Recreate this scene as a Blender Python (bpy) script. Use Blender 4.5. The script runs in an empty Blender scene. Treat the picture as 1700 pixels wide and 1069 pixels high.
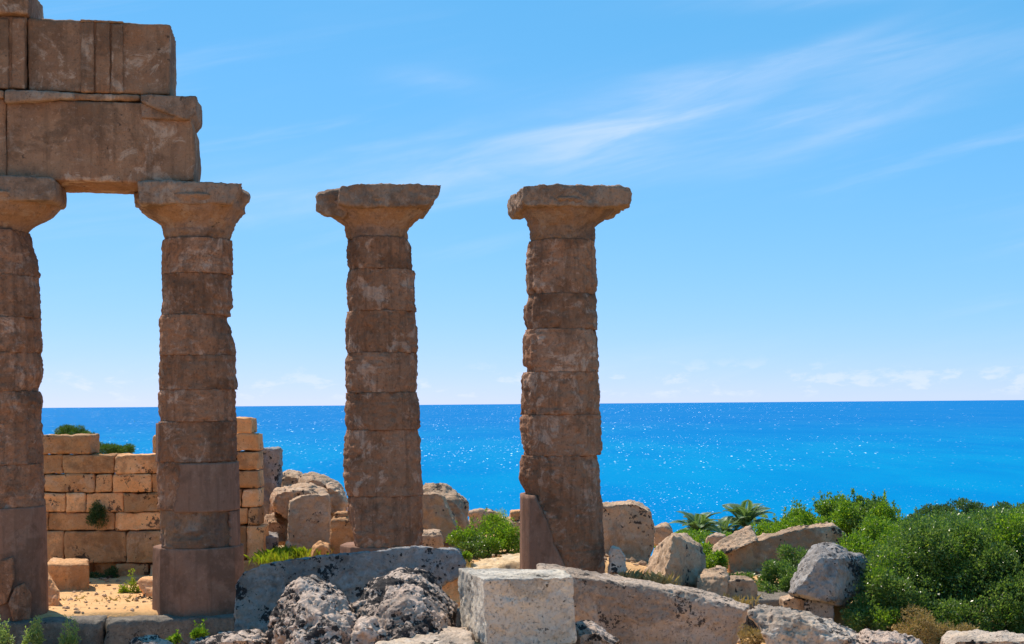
import bpy, bmesh, math, random
import numpy as np
from mathutils import Vector, Matrix

random.seed(7)
RNG = np.random.default_rng(7)
scene = bpy.context.scene
COL = scene.collection

# ------------------------------------------------------------------ camera
H_EYE = 4.0                       # eye height above the temple floor
FPX = 2335.0                      # focal length in photo pixels (1700 wide)
CX, CY = 850.0, 670.0             # foot of the view axis on the horizon
ROLL = math.radians(0.456)
cam_d = bpy.data.cameras.new('camera')
cam_d.sensor_width = 36.0
cam_d.lens = FPX / 1700.0 * 36.0
cam_d.shift_y = (CY - 534.5) / 1700.0
cam_d.clip_start = 0.2
cam_d.clip_end = 200000.0
cam = bpy.data.objects.new('camera', cam_d)
COL.objects.link(cam)
cam.location = (0, 0, H_EYE)
cam.rotation_euler = (Matrix.Rotation(math.radians(90), 4, 'X') @ Matrix.Rotation(-ROLL, 4, 'Z')).to_euler()
scene.camera = cam

# ------------------------------------------------------------------ light
SUN_AZ, SUN_EL = math.radians(-40), math.radians(56)      # left of +Y, above the horizon
sun_dir = Vector((math.sin(SUN_AZ) * math.cos(SUN_EL), math.cos(SUN_AZ) * math.cos(SUN_EL), math.sin(SUN_EL)))
sun_d = bpy.data.lights.new('sun', 'SUN')
sun_d.energy = 5.0
sun_d.angle = math.radians(0.53)
sun_d.color = (1.0, 0.89, 0.74)
sun = bpy.data.objects.new('sun', sun_d)
COL.objects.link(sun)
sun.rotation_euler = sun_dir.to_track_quat('Z', 'Y').to_euler()
sun.location = sun_dir * 60

vs = scene.view_settings
scene.display_settings.display_device = 'sRGB'
vs.view_transform = 'Standard'
vs.look = 'None'
vs.exposure = 0.25
vs.gamma = 1.0
vs.use_curve_mapping = False
scene.render.engine = 'CYCLES'
scene.cycles.max_bounces = 6
scene.cycles.diffuse_bounces = 4
scene.cycles.transparent_max_bounces = 4
scene.cycles.use_denoising = True


class NT:
    """small helper for node trees"""
    def __init__(s, tree):
        s.t = tree
        s.t.nodes.clear()

    def n(s, kind, **kw):
        nd = s.t.nodes.new(kind)
        for k, v in kw.items():
            if k.startswith('i_'):
                nd.inputs[k[2:].replace('_', ' ')].default_value = v
            else:
                setattr(nd, k, v)
        return nd

    def l(s, a, b):
        s.t.links.new(a, b)

    def put(s, sock, val):
        if isinstance(val, bpy.types.NodeSocket):
            s.l(val, sock)
        else:
            sock.default_value = val

    def math(s, op, a, b=0.0, c=0.0, clamp=False):
        nd = s.n('ShaderNodeMath', operation=op, use_clamp=clamp)
        s.put(nd.inputs[0], a); s.put(nd.inputs[1], b); s.put(nd.inputs[2], c)
        return nd.outputs[0]

    def vmath(s, op, a, b=(0, 0, 0)):
        nd = s.n('ShaderNodeVectorMath', operation=op)
        s.put(nd.inputs[0], a)
        if op == 'SCALE':
            s.put(nd.inputs['Scale'], b)
        else:
            s.put(nd.inputs[1], b)
        return nd.outputs[0]

    def noise(s, vec, scale, detail=4.0, rough=0.55, dist=0.0):
        nd = s.n('ShaderNodeTexNoise')
        s.l(vec, nd.inputs['Vector'])
        nd.inputs['Scale'].default_value = scale
        nd.inputs['Detail'].default_value = detail
        nd.inputs['Roughness'].default_value = rough
        nd.inputs['Distortion'].default_value = dist
        return nd.outputs[0]

    def ramp(s, fac, a, b, lo=0.0, hi=1.0):
        nd = s.n('ShaderNodeMapRange', interpolation_type='SMOOTHSTEP')
        s.put(nd.inputs[0], fac)
        nd.inputs[1].default_value = a; nd.inputs[2].default_value = b
        nd.inputs[3].default_value = lo; nd.inputs[4].default_value = hi
        return nd.outputs[0]

    def mix(s, fac, a, b, mode='MIX'):
        nd = s.n('ShaderNodeMix', data_type='RGBA', blend_type=mode)
        s.put(nd.inputs[0], fac)
        for sock, v in ((nd.inputs[6], a), (nd.inputs[7], b)):
            if isinstance(v, (tuple, list)) and len(v) == 3:
                v = (*v, 1.0)
            s.put(sock, v)
        return nd.outputs[2]


# ------------------------------------------------------------------ sky
world = bpy.data.worlds.new('World')
scene.world = world
world.use_nodes = True
W = NT(world.node_tree)
sky = W.n('ShaderNodeTexSky', sky_type='NISHITA', sun_disc=False)
sky.sun_elevation = SUN_EL
sky.sun_rotation = SUN_AZ
sky.altitude = 3000.0
sky.air_density = 1.0
sky.dust_density = 0.0
sky.ozone_density = 4.0
# tone curve of the whole sky, one per channel: a clear, blue, evenly bright summer sky
sc_ = W.n('ShaderNodeSeparateColor'); W.l(sky.outputs[0], sc_.inputs[0])
cc_ = W.n('ShaderNodeCombineColor')
for k, (gam, amp_) in enumerate(((0.96, 0.87), (0.43, 0.86), (0.42, 1.22))):
    W.l(W.math('MULTIPLY', W.math('POWER', W.math('MULTIPLY', sc_.outputs[k], 0.1), gam), amp_ * 10.0), cc_.inputs[k])
skycol = cc_.outputs[0]
tc = W.n('ShaderNodeTexCoord')
sep = W.n('ShaderNodeSeparateXYZ')
W.l(tc.outputs['Generated'], sep.inputs[0])
az = W.math('ARCTAN2', sep.outputs[0], sep.outputs[1])       # 0 along +Y, + to the right
el = W.math('ARCSINE', sep.outputs[2])
comb = W.n('ShaderNodeCombineXYZ')
W.l(az, comb.inputs[0]); W.l(el, comb.inputs[1])
rot = W.n('ShaderNodeVectorRotate', rotation_type='Z_AXIS')
W.l(comb.outputs[0], rot.inputs['Vector'])
rot.inputs['Angle'].default_value = math.radians(-11)
def stretch(vec, sx, sy, off=(0, 0, 0)):
    m = W.n('ShaderNodeMapping')
    W.l(vec, m.inputs[0])
    m.inputs['Scale'].default_value = (sx, sy, 1)
    m.inputs['Location'].default_value = off
    return m.outputs[0]
wisp = W.noise(stretch(rot.outputs[0], 4.0, 38.0, (3.1, 1.7, 0)), 1.0, 5.0, 0.55, 0.6)
fine = W.noise(stretch(rot.outputs[0], 9.0, 60.0, (0.3, 0.9, 0)), 1.0, 5.0, 0.6, 0.5)
broad = W.noise(stretch(comb.outputs[0], 2.2, 6.0, (1.3, 4.4, 0)), 1.0, 3.0, 0.5)
cir = W.math('MULTIPLY', W.math('MULTIPLY', W.ramp(wisp, 0.45, 0.85), W.ramp(broad, 0.42, 0.66)), 0.5)
cir = W.math('MULTIPLY', cir, W.ramp(fine, 0.2, 0.75, 0.45, 1.0))
# the main streaks of cirrus, as long lens-shaped patches of sky
def streak(px, py, length, width, ang, amp):
    a0, e0 = math.atan2(px - CX, FPX), math.atan2(CY - py, FPX)
    da = W.math('SUBTRACT', az, a0); de = W.math('SUBTRACT', el, e0)
    c, s_ = math.cos(ang), math.sin(ang)
    u = W.math('ADD', W.math('MULTIPLY', da, c), W.math('MULTIPLY', de, s_))
    v = W.math('SUBTRACT', W.math('MULTIPLY', de, c), W.math('MULTIPLY', da, s_))
    warp = W.math('MULTIPLY', W.math('SUBTRACT', wisp, 0.5), width / FPX * 3.0)
    v = W.math('ADD', v, warp)
    q = W.math('ADD', W.math('POWER', W.math('ABSOLUTE', W.math('DIVIDE', u, length / FPX)), 2.0),
               W.math('POWER', W.math('ABSOLUTE', W.math('DIVIDE', v, width / FPX)), 2.0))
    g = W.math('POWER', 2.718, W.math('MULTIPLY', q, -1.0))
    g = W.math('MULTIPLY', g, W.ramp(fine, 0.3, 0.7, 0.35, 1.0))
    return W.math('MULTIPLY', g, amp)
for a in ((940, 238, 220, 34, math.radians(9), 0.46), (1020, 225, 130, 24, math.radians(12), 0.26), (1130, 207, 110, 13, math.radians(11), 0.28), (1130, 150, 240, 26, math.radians(9), 0.34),
          (1370, 92, 120, 12, math.radians(14), 0.28), (1430, 225, 170, 26, math.radians(14), 0.36), (1500, 140, 260, 46, math.radians(5), 0.26), (1240, 185, 330, 60, math.radians(8), 0.12),
          (730, 135, 70, 18, math.radians(-6), 0.26), (1480, 5, 300, 22, 0.0, 0.28), (470, 335, 150, 34, math.radians(4), 0.28), (820, 290, 420, 46, math.radians(3), 0.2)):
    cir = W.math('ADD', cir, streak(*a))
puff = W.noise(stretch(comb.outputs[0], 30.0, 75.0, (2.0, 0.3, 0)), 1.0, 5.0, 0.6, 0.2)
band = W.math('MULTIPLY', W.ramp(el, 0.001, 0.008), W.ramp(el, 0.013, 0.036, 1.0, 0.0))
cum = W.math('MULTIPLY', W.math('MULTIPLY', W.ramp(puff, 0.52, 0.64), band), 0.45)
cl = W.math('MINIMUM', W.math('MULTIPLY', W.math('ADD', W.math('MULTIPLY', cir, 0.62), cum), W.ramp(el, 0.0, 0.004)), 0.75)
skyfin = W.mix(cl, skycol, (8.6, 9.3, 11.2))
bg = W.n('ShaderNodeBackground')
bg.inputs['Strength'].default_value = 0.084
W.l(skyfin, bg.inputs['Color'])
wo = W.n('ShaderNodeOutputWorld')
W.l(bg.outputs[0], wo.inputs['Surface'])

# ------------------------------------------------------------------ photo geometry
CR, SR = math.cos(ROLL), math.sin(ROLL)
def P(px, py, D):
    """the point at depth D that the photograph shows at (px, py)"""
    dx, dy = px - CX, py - CY
    u = dx * CR - dy * SR
    v = dx * SR + dy * CR
    return np.array((u * D / FPX, D, H_EYE - v * D / FPX))

# ------------------------------------------------------------------ noise
_PERM = RNG.permutation(256)
_PERM = np.concatenate([_PERM, _PERM, _PERM])
_G = RNG.normal(size=(256, 3)); _G /= np.linalg.norm(_G, axis=1)[:, None]
def pnoise(Q):
    i = np.floor(Q).astype(np.int64)
    f = Q - i
    i &= 255
    w = f * f * f * (f * (f * 6 - 15) + 10)
    r = 0.0
    for a in (0, 1):
        wx = w[:, 0] if a else 1 - w[:, 0]
        for b in (0, 1):
            wy = w[:, 1] if b else 1 - w[:, 1]
            for c in (0, 1):
                wz = w[:, 2] if c else 1 - w[:, 2]
                h = _PERM[_PERM[_PERM[i[:, 0] + a] + i[:, 1] + b] + i[:, 2] + c]
                g = _G[h]
                d = g[:, 0] * (f[:, 0] - a) + g[:, 1] * (f[:, 1] - b) + g[:, 2] * (f[:, 2] - c)
                r = r + d * wx * wy * wz
    return r * 1.5
def fbm(Q, o=4, gain=0.5):
    r, a = 0.0, 1.0
    for k in range(o):
        r = r + a * pnoise(Q + 17.3 * k)
        Q = Q * 2.03; a *= gain
    return r
def sstep(x, a, b):
    t = np.clip((x - a) / (b - a), 0, 1)
    return t * t * (3 - 2 * t)

# ------------------------------------------------------------------ object helpers
def tag(o, label=None, cat=None, group=None, kind=None):
    if label: o['label'] = label
    if cat: o['category'] = cat
    if group: o['group'] = group
    if kind: o['kind'] = kind
    return o
def empty(name, loc, rz=0.0):
    o = bpy.data.objects.new(name, None)
    o.empty_display_size = 0.3
    o.location = loc; o.rotation_euler = (0, 0, rz)
    COL.objects.link(o)
    return o
def mesh_obj(name, V, F, mat, parent=None, loc=(0, 0, 0), smooth=True):
    me = bpy.data.meshes.new(name)
    V = np.asarray(V, float) - np.asarray(loc, float)
    if isinstance(F, np.ndarray):
        n, k = F.shape
        me.vertices.add(len(V)); me.vertices.foreach_set('co', V.ravel())
        me.loops.add(n * k); me.loops.foreach_set('vertex_index', F.ravel().astype(np.int32))
        me.polygons.add(n)
        me.polygons.foreach_set('loop_start', np.arange(0, n * k, k, dtype=np.int32))
        me.update(calc_edges=True)
    else:
        me.from_pydata(V.tolist(), [], F)
        me.update()
    if smooth:
        me.polygons.foreach_set('use_smooth', np.ones(len(me.polygons), bool))
    me.materials.append(mat)
    o = bpy.data.objects.new(name, me)
    o.location = loc
    COL.objects.link(o)
    if parent: o.parent = parent
    return o
def get_co(me):
    V = np.empty(len(me.vertices) * 3); me.vertices.foreach_get('co', V)
    return V.reshape(-1, 3)
def get_no(me):
    N = np.empty(len(me.vertices) * 3, np.float32); me.vertex_normals.foreach_get('vector', N)
    return N.reshape(-1, 3).astype(float)

_seed = [0]
def rough_up(me, big=0.04, mid=0.015, fine=0.006, pit=0.0, pitscale=7.0, strat=0.0, scale=1.0, crack=0.0):
    """weather a stone: lumps, chips, pits, bedding"""
    _seed[0] += 1
    off = np.array((13.7, 7.9, 3.3)) * (_seed[0] % 97)
    V = get_co(me); N = get_no(me)
    Q = V * scale + off
    d = big * fbm(Q * 0.9, 3) + mid * fbm(Q * 4.0, 3) + fine * fbm(Q * 13.0, 3)
    if crack:
        d -= crack * np.clip(1 - np.abs(fbm(Q * 1.7 + 3.0, 3)) * 5.0, 0, 1) ** 1.5
        d += crack * 1.2 * (np.floor(2.5 * fbm(Q * 1.3 + 8.0, 2)) * 0.35)
    if pit:
        n = fbm(Q * pitscale, 3, 0.6)
        d -= pit * sstep(n, 0.12, 0.5)
        n2 = pnoise(Q * pitscale * 0.45 + 5.0)
        d -= pit * 1.2 * sstep(n2, 0.2, 0.5)
    if strat:
        zz = V[:, 2] + 0.05 * fbm(Q * 1.5, 2)
        d -= strat * sstep(pnoise(np.stack([zz * 14, zz * 0 + off[0], V[:, 0] * 0.7], 1)), 0.05, 0.45)
    V = V + N * d[:, None]
    me.vertices.foreach_set('co', V.ravel())
    me.update()

def hull_mesh(groups):
    bm = bmesh.new()
    for pts in groups:
        vs_ = [bm.verts.new(tuple(p)) for p in pts]
        r = bmesh.ops.convex_hull(bm, input=vs_, use_existing_faces=False)
        junk = [e for e in r['geom_interior'] + r['geom_unused'] if isinstance(e, bmesh.types.BMVert) and e.is_valid]
        if junk:
            bmesh.ops.delete(bm, geom=list(set(junk)), context='VERTS')
    bmesh.ops.recalc_face_normals(bm, faces=bm.faces[:])
    me = bpy.data.meshes.new('raw')
    bm.to_mesh(me); bm.free()
    return me
def remesh(me, vox, soften=2):
    o = bpy.data.objects.new('raw', me)
    COL.objects.link(o)
    m = o.modifiers.new('r', 'REMESH'); m.mode = 'VOXEL'; m.voxel_size = vox; m.use_smooth_shade = True
    if soften:
        s = o.modifiers.new('s', 'SMOOTH'); s.iterations = soften; s.factor = 0.5
    dg = bpy.context.evaluated_depsgraph_get()
    out = bpy.data.meshes.new_from_object(o.evaluated_get(dg))
    bpy.data.objects.remove(o); bpy.data.meshes.remove(me)
    return out
def stone(name, groups, mat, vox=0.04, parent=None, soften=2, origin=None, label=None, cat=None, group=None, **kw):
    """a weathered stone: the union of convex chunks, rounded and roughened"""
    me = remesh(hull_mesh(groups), vox, soften)
    rough_up(me, **kw)
    V = get_co(me)
    if origin is None:
        lo, hi = V.min(0), V.max(0)
        origin = ((lo[0] + hi[0]) / 2, (lo[1] + hi[1]) / 2, lo[2])
    V = V - np.asarray(origin)
    me.vertices.foreach_set('co', V.ravel())
    me.polygons.foreach_set('use_smooth', np.ones(len(me.polygons), bool))
    me.update()
    me.name = name
    me.materials.clear(); me.materials.append(mat)
    o = bpy.data.objects.new(name, me)
    COL.objects.link(o)
    if parent is None:
        o.location = origin
        tag(o, label, cat, group)
    else:
        o.parent = parent
    return o

def lump(poly, D, th, fs=0.78, fd=(0, 0), bs=0.8, tilt=0.0):
    """chunk whose outline is poly at depth D, with smaller front and back faces"""
    poly = np.array(poly, float); c = poly.mean(0)
    pts = []
    cz = c[1]
    for q in poly:
        pts.append(P(q[0], q[1], D + tilt * (cz - q[1])))
    for q in poly:
        f = c + (q - c) * fs + np.array(fd)
        pts.append(P(f[0], f[1], D - th / 2 + tilt * (cz - q[1])))
    base = [P(q[0], q[1], D) for q in poly]
    cc = np.mean(base, 0)
    for b in base:
        v = cc + (b - cc) * bs
        v[1] += th / 2
        pts.append(v)
    return pts
def prism(poly, D, th, shear=(0, 0)):
    """chunk with poly (photo pixels at depth D) as its near face, th thick"""
    near = [P(x, y, D) for x, y in poly]
    return near + [p + np.array((shear[0], th, shear[1])) for p in near]
def hexa(c):
    return [P(*q) for q in c]

def gridbox(lo, hi, step=0.08, rad=0.03, amp=0.012, chips=0.03):
    """box with rounded, chipped edges; returns V, F"""
    lo = np.array(lo, float); hi = np.array(hi, float)
    ns = np.maximum(2, np.ceil((hi - lo) / step).astype(int))
    idx, V, F = {}, [], []
    def vid(i, j, k):
        if (i, j, k) not in idx:
            idx[(i, j, k)] = len(V); V.append((i / ns[0], j / ns[1], k / ns[2]))
        return idx[(i, j, k)]
    nx, ny, nz = ns
    for i in range(nx):
        for j in range(ny):
            F.append((vid(i, j, 0), vid(i, j + 1, 0), vid(i + 1, j + 1, 0), vid(i + 1, j, 0)))
            F.append((vid(i, j, nz), vid(i + 1, j, nz), vid(i + 1, j + 1, nz), vid(i, j + 1, nz)))
    for i in range(nx):
        for k in range(nz):
            F.append((vid(i, 0, k), vid(i + 1, 0, k), vid(i + 1, 0, k + 1), vid(i, 0, k + 1)))
            F.append((vid(i, ny, k), vid(i, ny, k + 1), vid(i + 1, ny, k + 1), vid(i + 1, ny, k)))
    for j in range(ny):
        for k in range(nz):
            F.append((vid(0, j, k), vid(0, j, k + 1), vid(0, j + 1, k + 1), vid(0, j + 1, k)))
            F.append((vid(nx, j, k), vid(nx, j + 1, k), vid(nx, j + 1, k + 1), vid(nx, j, k + 1)))
    T = np.array(V)
    X = lo + T * (hi - lo)
    _seed[0] += 1
    off = np.array((3.1, 17.7, 9.1)) * (_seed[0] % 89)
    r = rad + chips * sstep(fbm((X + off) * 2.2, 2), 0.05, 0.7)
    r = np.minimum(r, 0.45 * (hi - lo).min())[:, None]
    inner = np.clip(X, lo + r, hi - r)
    d = X - inner
    L = np.linalg.norm(d, axis=1)[:, None]
    nrm = d / np.maximum(L, 1e-9)
    X = inner + nrm * r
    n = fbm((X + off) * 3.0, 3) * amp + fbm((X + off) * 11.0, 2) * amp * 0.4
    X = X + nrm * n[:, None]
    return X, np.array(F)

# ------------------------------------------------------------------ materials
def new_mat(name):
    m = bpy.data.materials.new(name)
    m.use_nodes = True
    return m, NT(m.node_tree)
def finish(N, bsdf):
    o = N.n('ShaderNodeOutputMaterial')
    N.l(bsdf, o.inputs['Surface'])
def stone_mat(name, c1, c2, c3, pale=(0.5, 0.44, 0.36), pale_amt=0.3, lichen=0.0, lichen_scale=5.0, streak=0.0, bump=0.6,
              warm=None, warm_amt=0.0, pits=0.5, rough=0.9, vary=0.16, tint=(1, 1, 1)):
    tt = lambda c: tuple(a * b for a, b in zip(c, tint)) if c else c
    c1, c2, c3, pale, warm = tt(c1), tt(c2), tt(c3), tt(pale), tt(warm)
    m, N = new_mat(name)
    tc = N.n('ShaderNodeTexCoord'); oi = N.n('ShaderNodeObjectInfo')
    off = N.n('ShaderNodeCombineXYZ')
    rnd = N.math('MULTIPLY', oi.outputs['Random'], 37.0)
    for k in range(3): N.l(rnd, off.inputs[k])
    v = N.vmath('ADD', tc.outputs['Object'], off.outputs[0])
    big = N.noise(v, 0.9, 5.0, 0.6, 0.4)
    med = N.noise(v, 3.2, 6.0, 0.65, 0.3)
    fin = N.noise(v, 16.0, 6.0, 0.7)
    grit = N.noise(v, 60.0, 3.0, 0.7)
    col = N.mix(N.ramp(big, 0.35, 0.65), c1, c2)
    col = N.mix(N.ramp(med, 0.5, 0.72, 0.0, 0.75), col, c3)
    patch = N.noise(v, 1.7, 7.0, 0.68, 0.8)
    col = N.mix(N.ramp(patch, 0.54, 0.62, 0.0, pale_amt), col, pale)
    if warm:
        wn = N.noise(N.vmath('ADD', v, (9.1, 4.2, 7.7)), 1.3, 6.0, 0.62, 0.5)
        col = N.mix(N.ramp(wn, 0.5, 0.66, 0.0, warm_amt), col, warm)
    if streak:
        mp = N.n('ShaderNodeMapping'); N.l(v, mp.inputs[0]); mp.inputs['Scale'].default_value = (3.5, 3.5, 0.28)
        st = N.noise(mp.outputs[0], 1.9, 6.0, 0.68, 0.2)  # vertical drip stains; on the columns also flute shading put into the colour
        col = N.mix(N.ramp(st, 0.5, 0.62, 0.0, streak), col, tuple(0.45 * x for x in c1))
    stn = N.noise(N.vmath('ADD', v, (4.4, 1.9, 6.3)), 0.75, 7.0, 0.68, 0.3)
    col = N.mix(N.ramp(stn, 0.51, 0.58, 0.0, 0.5), col, tuple(0.5 * x for x in c3))
    spk = N.noise(v, 9.0, 5.0, 0.75)
    col = N.mix(N.ramp(spk, 0.57, 0.68, 0.0, 0.4), col, tuple(0.45 * x for x in c3))
    col = N.mix(N.ramp(spk, 0.44, 0.34, 0.0, 0.25), col, tuple(min(0.8, 1.25 * x) for x in pale))
    sp = N.noise(v, 34.0, 4.0, 0.7)
    col = N.mix(N.ramp(sp, 0.56, 0.72, 0.0, pits), col, tuple(0.35 * x for x in c3))
    col = N.mix(N.ramp(fin, 0.3, 0.75, 0.0, 0.45), col, N.mix(1.0, col, (1.25, 1.22, 1.18), 'MULTIPLY'))
    if lichen:
        wv = N.n('ShaderNodeTexNoise'); N.l(v, wv.inputs['Vector']); wv.inputs['Scale'].default_value = 9.0; wv.inputs['Detail'].default_value = 3.0
        wob = N.vmath('SCALE', N.vmath('SUBTRACT', wv.outputs['Color'], (0.5, 0.5, 0.5)), 0.16)
        vo = N.n('ShaderNodeTexVoronoi', feature='F1'); N.l(N.vmath('ADD', v, wob), vo.inputs['Vector'])
        vo.inputs['Scale'].default_value = lichen_scale * 2.4
        vo2 = N.n('ShaderNodeSeparateColor'); N.l(vo.outputs['Color'], vo2.inputs[0])
        reg = N.noise(N.vmath('ADD', v, (2.2, 8.1, 5.5)), lichen_scale * 0.42, 5.0, 0.65)
        ln = N.noise(v, lichen_scale * 3.0, 5.0, 0.7)
        size = N.math('MULTIPLY', vo2.outputs[0], N.ramp(reg, 0.62 - 0.17 * lichen, 0.72 - 0.12 * lichen, 0.06, 0.52))
        dots = N.ramp(N.math('SUBTRACT', vo.outputs['Distance'], size), 0.0, 0.06, 1.0, 0.0)
        clus = N.ramp(N.math('ADD', N.math('MULTIPLY', reg, 0.8), N.math('MULTIPLY', ln, 0.55)), 0.83 - 0.09 * lichen, 0.88 - 0.09 * lichen)
        f = N.math('MULTIPLY', N.math('MAXIMUM', dots, clus), min(0.95, 0.6 + 0.35 * lichen))
        col = N.mix(f, col, (0.016, 0.017, 0.021))
    val = N.math('ADD', 1.0 - vary / 2, N.math('MULTIPLY', oi.outputs['Random'], vary))
    vc = N.n('ShaderNodeCombineColor')
    for k in range(3): N.l(val, vc.inputs[k])
    col = N.mix(1.0, col, vc.outputs[0], 'MULTIPLY')
    hgt = N.math('ADD', N.math('MULTIPLY', med, 0.5), N.math('ADD', N.math('MULTIPLY', fin, 0.5), N.math('MULTIPLY', grit, 0.18)))
    hgt = N.math('SUBTRACT', hgt, N.ramp(sp, 0.56, 0.7, 0.0, 0.25))
    b = N.n('ShaderNodeBump'); b.inputs['Strength'].default_value = bump; b.inputs['Distance'].default_value = 0.07
    N.l(hgt, b.inputs['Height'])
    p = N.n('ShaderNodeBsdfPrincipled')
    N.l(col, p.inputs['Base Color']); p.inputs['Roughness'].default_value = rough
    p.inputs['Specular IOR Level'].default_value = 0.2
    N.l(b.outputs[0], p.inputs['Normal'])
    finish(N, p.outputs[0])
    return m

M = {}
M['column'] = stone_mat('column_sandstone', (0.40, 0.27, 0.185), (0.33, 0.21, 0.135), (0.25, 0.155, 0.10), pale=(0.60, 0.50, 0.41), pale_amt=0.75,
                        streak=0.5, bump=0.9, warm=(0.40, 0.22, 0.12), warm_amt=0.6, pits=0.6, vary=0.36, tint=(0.91, 0.72, 0.66))
M['capital'] = stone_mat('capital_sandstone', (0.40, 0.27, 0.17), (0.45, 0.27, 0.13), (0.28, 0.18, 0.11), pale=(0.52, 0.42, 0.28), pale_amt=0.5,
                         streak=0.25, bump=0.8, warm=(0.46, 0.24, 0.09), warm_amt=0.6, lichen=0.12, lichen_scale=4.0, tint=(0.74, 0.68, 0.80))
M['abacus'] = stone_mat('abacus_sandstone', (0.42, 0.32, 0.24), (0.36, 0.26, 0.19), (0.27, 0.19, 0.14), pale=(0.5, 0.44, 0.37), pale_amt=0.6, streak=0.3, bump=0.7, lichen=0.2, lichen_scale=5.0, tint=(0.78, 0.66, 0.62))
M['entab'] = stone_mat('entablature_sandstone', (0.42, 0.29, 0.19), (0.33, 0.215, 0.14), (0.25, 0.165, 0.11), pale=(0.60, 0.51, 0.41), pale_amt=0.85,
                       streak=0.4, bump=0.6, warm=(0.42, 0.23, 0.12), warm_amt=0.5, lichen=0.14, lichen_scale=3.0, tint=(0.80, 0.635, 0.58))
M['wall'] = stone_mat('wall_sandstone', (0.62, 0.40, 0.19), (0.56, 0.33, 0.15), (0.44, 0.26, 0.13), pale=(0.64, 0.49, 0.31), pale_amt=0.6, bump=0.7,
                      warm=(0.62, 0.33, 0.12), warm_amt=0.6, lichen=0.62, lichen_scale=4.0, vary=0.7, tint=(1.14, 0.98, 1.0))
M['ruin'] = stone_mat('ruin_limestone', (0.47, 0.38, 0.28), (0.41, 0.32, 0.23), (0.32, 0.25, 0.18), pale=(0.56, 0.49, 0.40), pale_amt=0.5, bump=0.8,
                      lichen=0.85, lichen_scale=3.6, warm=(0.48, 0.34, 0.18), warm_amt=0.4, tint=(1.12, 0.96, 0.89))
M['grey'] = stone_mat('grey_limestone', (0.46, 0.41, 0.35), (0.40, 0.36, 0.32), (0.32, 0.29, 0.26), pale=(0.56, 0.53, 0.48), pale_amt=0.6, bump=0.8,
                      lichen=0.95, lichen_scale=4.5, tint=(0.74, 0.74, 0.80))
M['lichen'] = stone_mat('lichen_limestone', (0.56, 0.49, 0.41), (0.50, 0.43, 0.36), (0.40, 0.34, 0.28), pale=(0.64, 0.59, 0.52), pale_amt=0.6, bump=1.0,
                        lichen=1.65, lichen_scale=3.4, pits=0.7, tint=(1.1, 0.96, 0.93))
M['block'] = stone_mat('block_limestone', (0.54, 0.46, 0.37), (0.48, 0.41, 0.34), (0.40, 0.33, 0.27), pale=(0.62, 0.56, 0.48), pale_amt=0.6, bump=0.9,
                       lichen=0.85, lichen_scale=2.6, warm=(0.58, 0.45, 0.28), warm_amt=0.4, pits=0.6, tint=(1.14, 1.06, 1.04))
M['beam'] = stone_mat('beam_limestone', (0.50, 0.42, 0.34), (0.44, 0.37, 0.30), (0.36, 0.30, 0.245), pale=(0.58, 0.52, 0.45), pale_amt=0.6, bump=0.9, lichen=0.72, lichen_scale=6.5, warm=(0.52, 0.40, 0.26), warm_amt=0.3, pits=0.85, tint=(1.08, 0.97, 0.93))
M['cube'] = stone_mat('cube_limestone', (0.60, 0.53, 0.45), (0.54, 0.47, 0.40), (0.45, 0.39, 0.33), pale=(0.68, 0.63, 0.55), pale_amt=0.6, bump=0.9, lichen=0.6, lichen_scale=3.4, warm=(0.62, 0.50, 0.34), warm_amt=0.35, pits=0.6)
M['cement'] = stone_mat('repair_cement', (0.36, 0.245, 0.205), (0.34, 0.225, 0.18), (0.31, 0.20, 0.155), pale=(0.46, 0.36, 0.32), pale_amt=0.4, bump=0.25,
                        warm=(0.37, 0.20, 0.13), warm_amt=0.35, pits=0.2, streak=0.35, vary=0.1, tint=(0.72, 0.59, 0.50))
M['step'] = stone_mat('step_limestone', (0.24, 0.205, 0.17), (0.19, 0.16, 0.135), (0.14, 0.12, 0.10), pale=(0.34, 0.30, 0.26), pale_amt=0.4, bump=0.9, lichen=0.5, lichen_scale=4.0)
M['sand'] = stone_mat('sandy_stone', (0.66, 0.48, 0.29), (0.60, 0.42, 0.24), (0.50, 0.34, 0.2), pale=(0.7, 0.58, 0.42), pale_amt=0.6, bump=0.6, pits=0.3)

# ground
m, N = new_mat('dry_earth'); M['earth'] = m
tc = N.n('ShaderNodeTexCoord'); v = tc.outputs['Object']
a = N.noise(v, 0.5, 6.0, 0.6); b_ = N.noise(v, 4.0, 6.0, 0.7); c_ = N.noise(v, 25.0, 5.0, 0.7)
col = N.mix(N.ramp(a, 0.35, 0.65), (0.74, 0.45, 0.22), (0.66, 0.38, 0.17))
col = N.mix(N.ramp(b_, 0.5, 0.7, 0.0, 0.6), col, (0.42, 0.25, 0.13))
col = N.mix(N.ramp(c_, 0.55, 0.75, 0.0, 0.5), col, (0.72, 0.58, 0.4))
sg = N.n('ShaderNodeSeparateXYZ'); N.l(v, sg.inputs[0])
away = N.math('MAXIMUM', N.ramp(sg.outputs[0], 6.0, 9.0), N.math('MAXIMUM', N.ramp(sg.outputs[1], 36.0, 42.0), N.ramp(sg.outputs[0], -14.0, -17.0)))
d_ = N.noise(v, 0.9, 6.0, 0.7)
scr = N.mix(N.ramp(d_, 0.4, 0.6), (0.14, 0.15, 0.05), (0.34, 0.26, 0.13))
col = N.mix(N.math('MULTIPLY', away, N.ramp(d_, 0.3, 0.5, 1.0, 0.75)), col, scr)
bu = N.n('ShaderNodeBump'); bu.inputs['Strength'].default_value = 0.7; bu.inputs['Distance'].default_value = 0.06
N.l(N.math('ADD', b_, N.math('MULTIPLY', c_, 0.6)), bu.inputs['Height'])
p = N.n('ShaderNodeBsdfPrincipled'); N.l(col, p.inputs['Base Color']); p.inputs['Roughness'].default_value = 0.95
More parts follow.
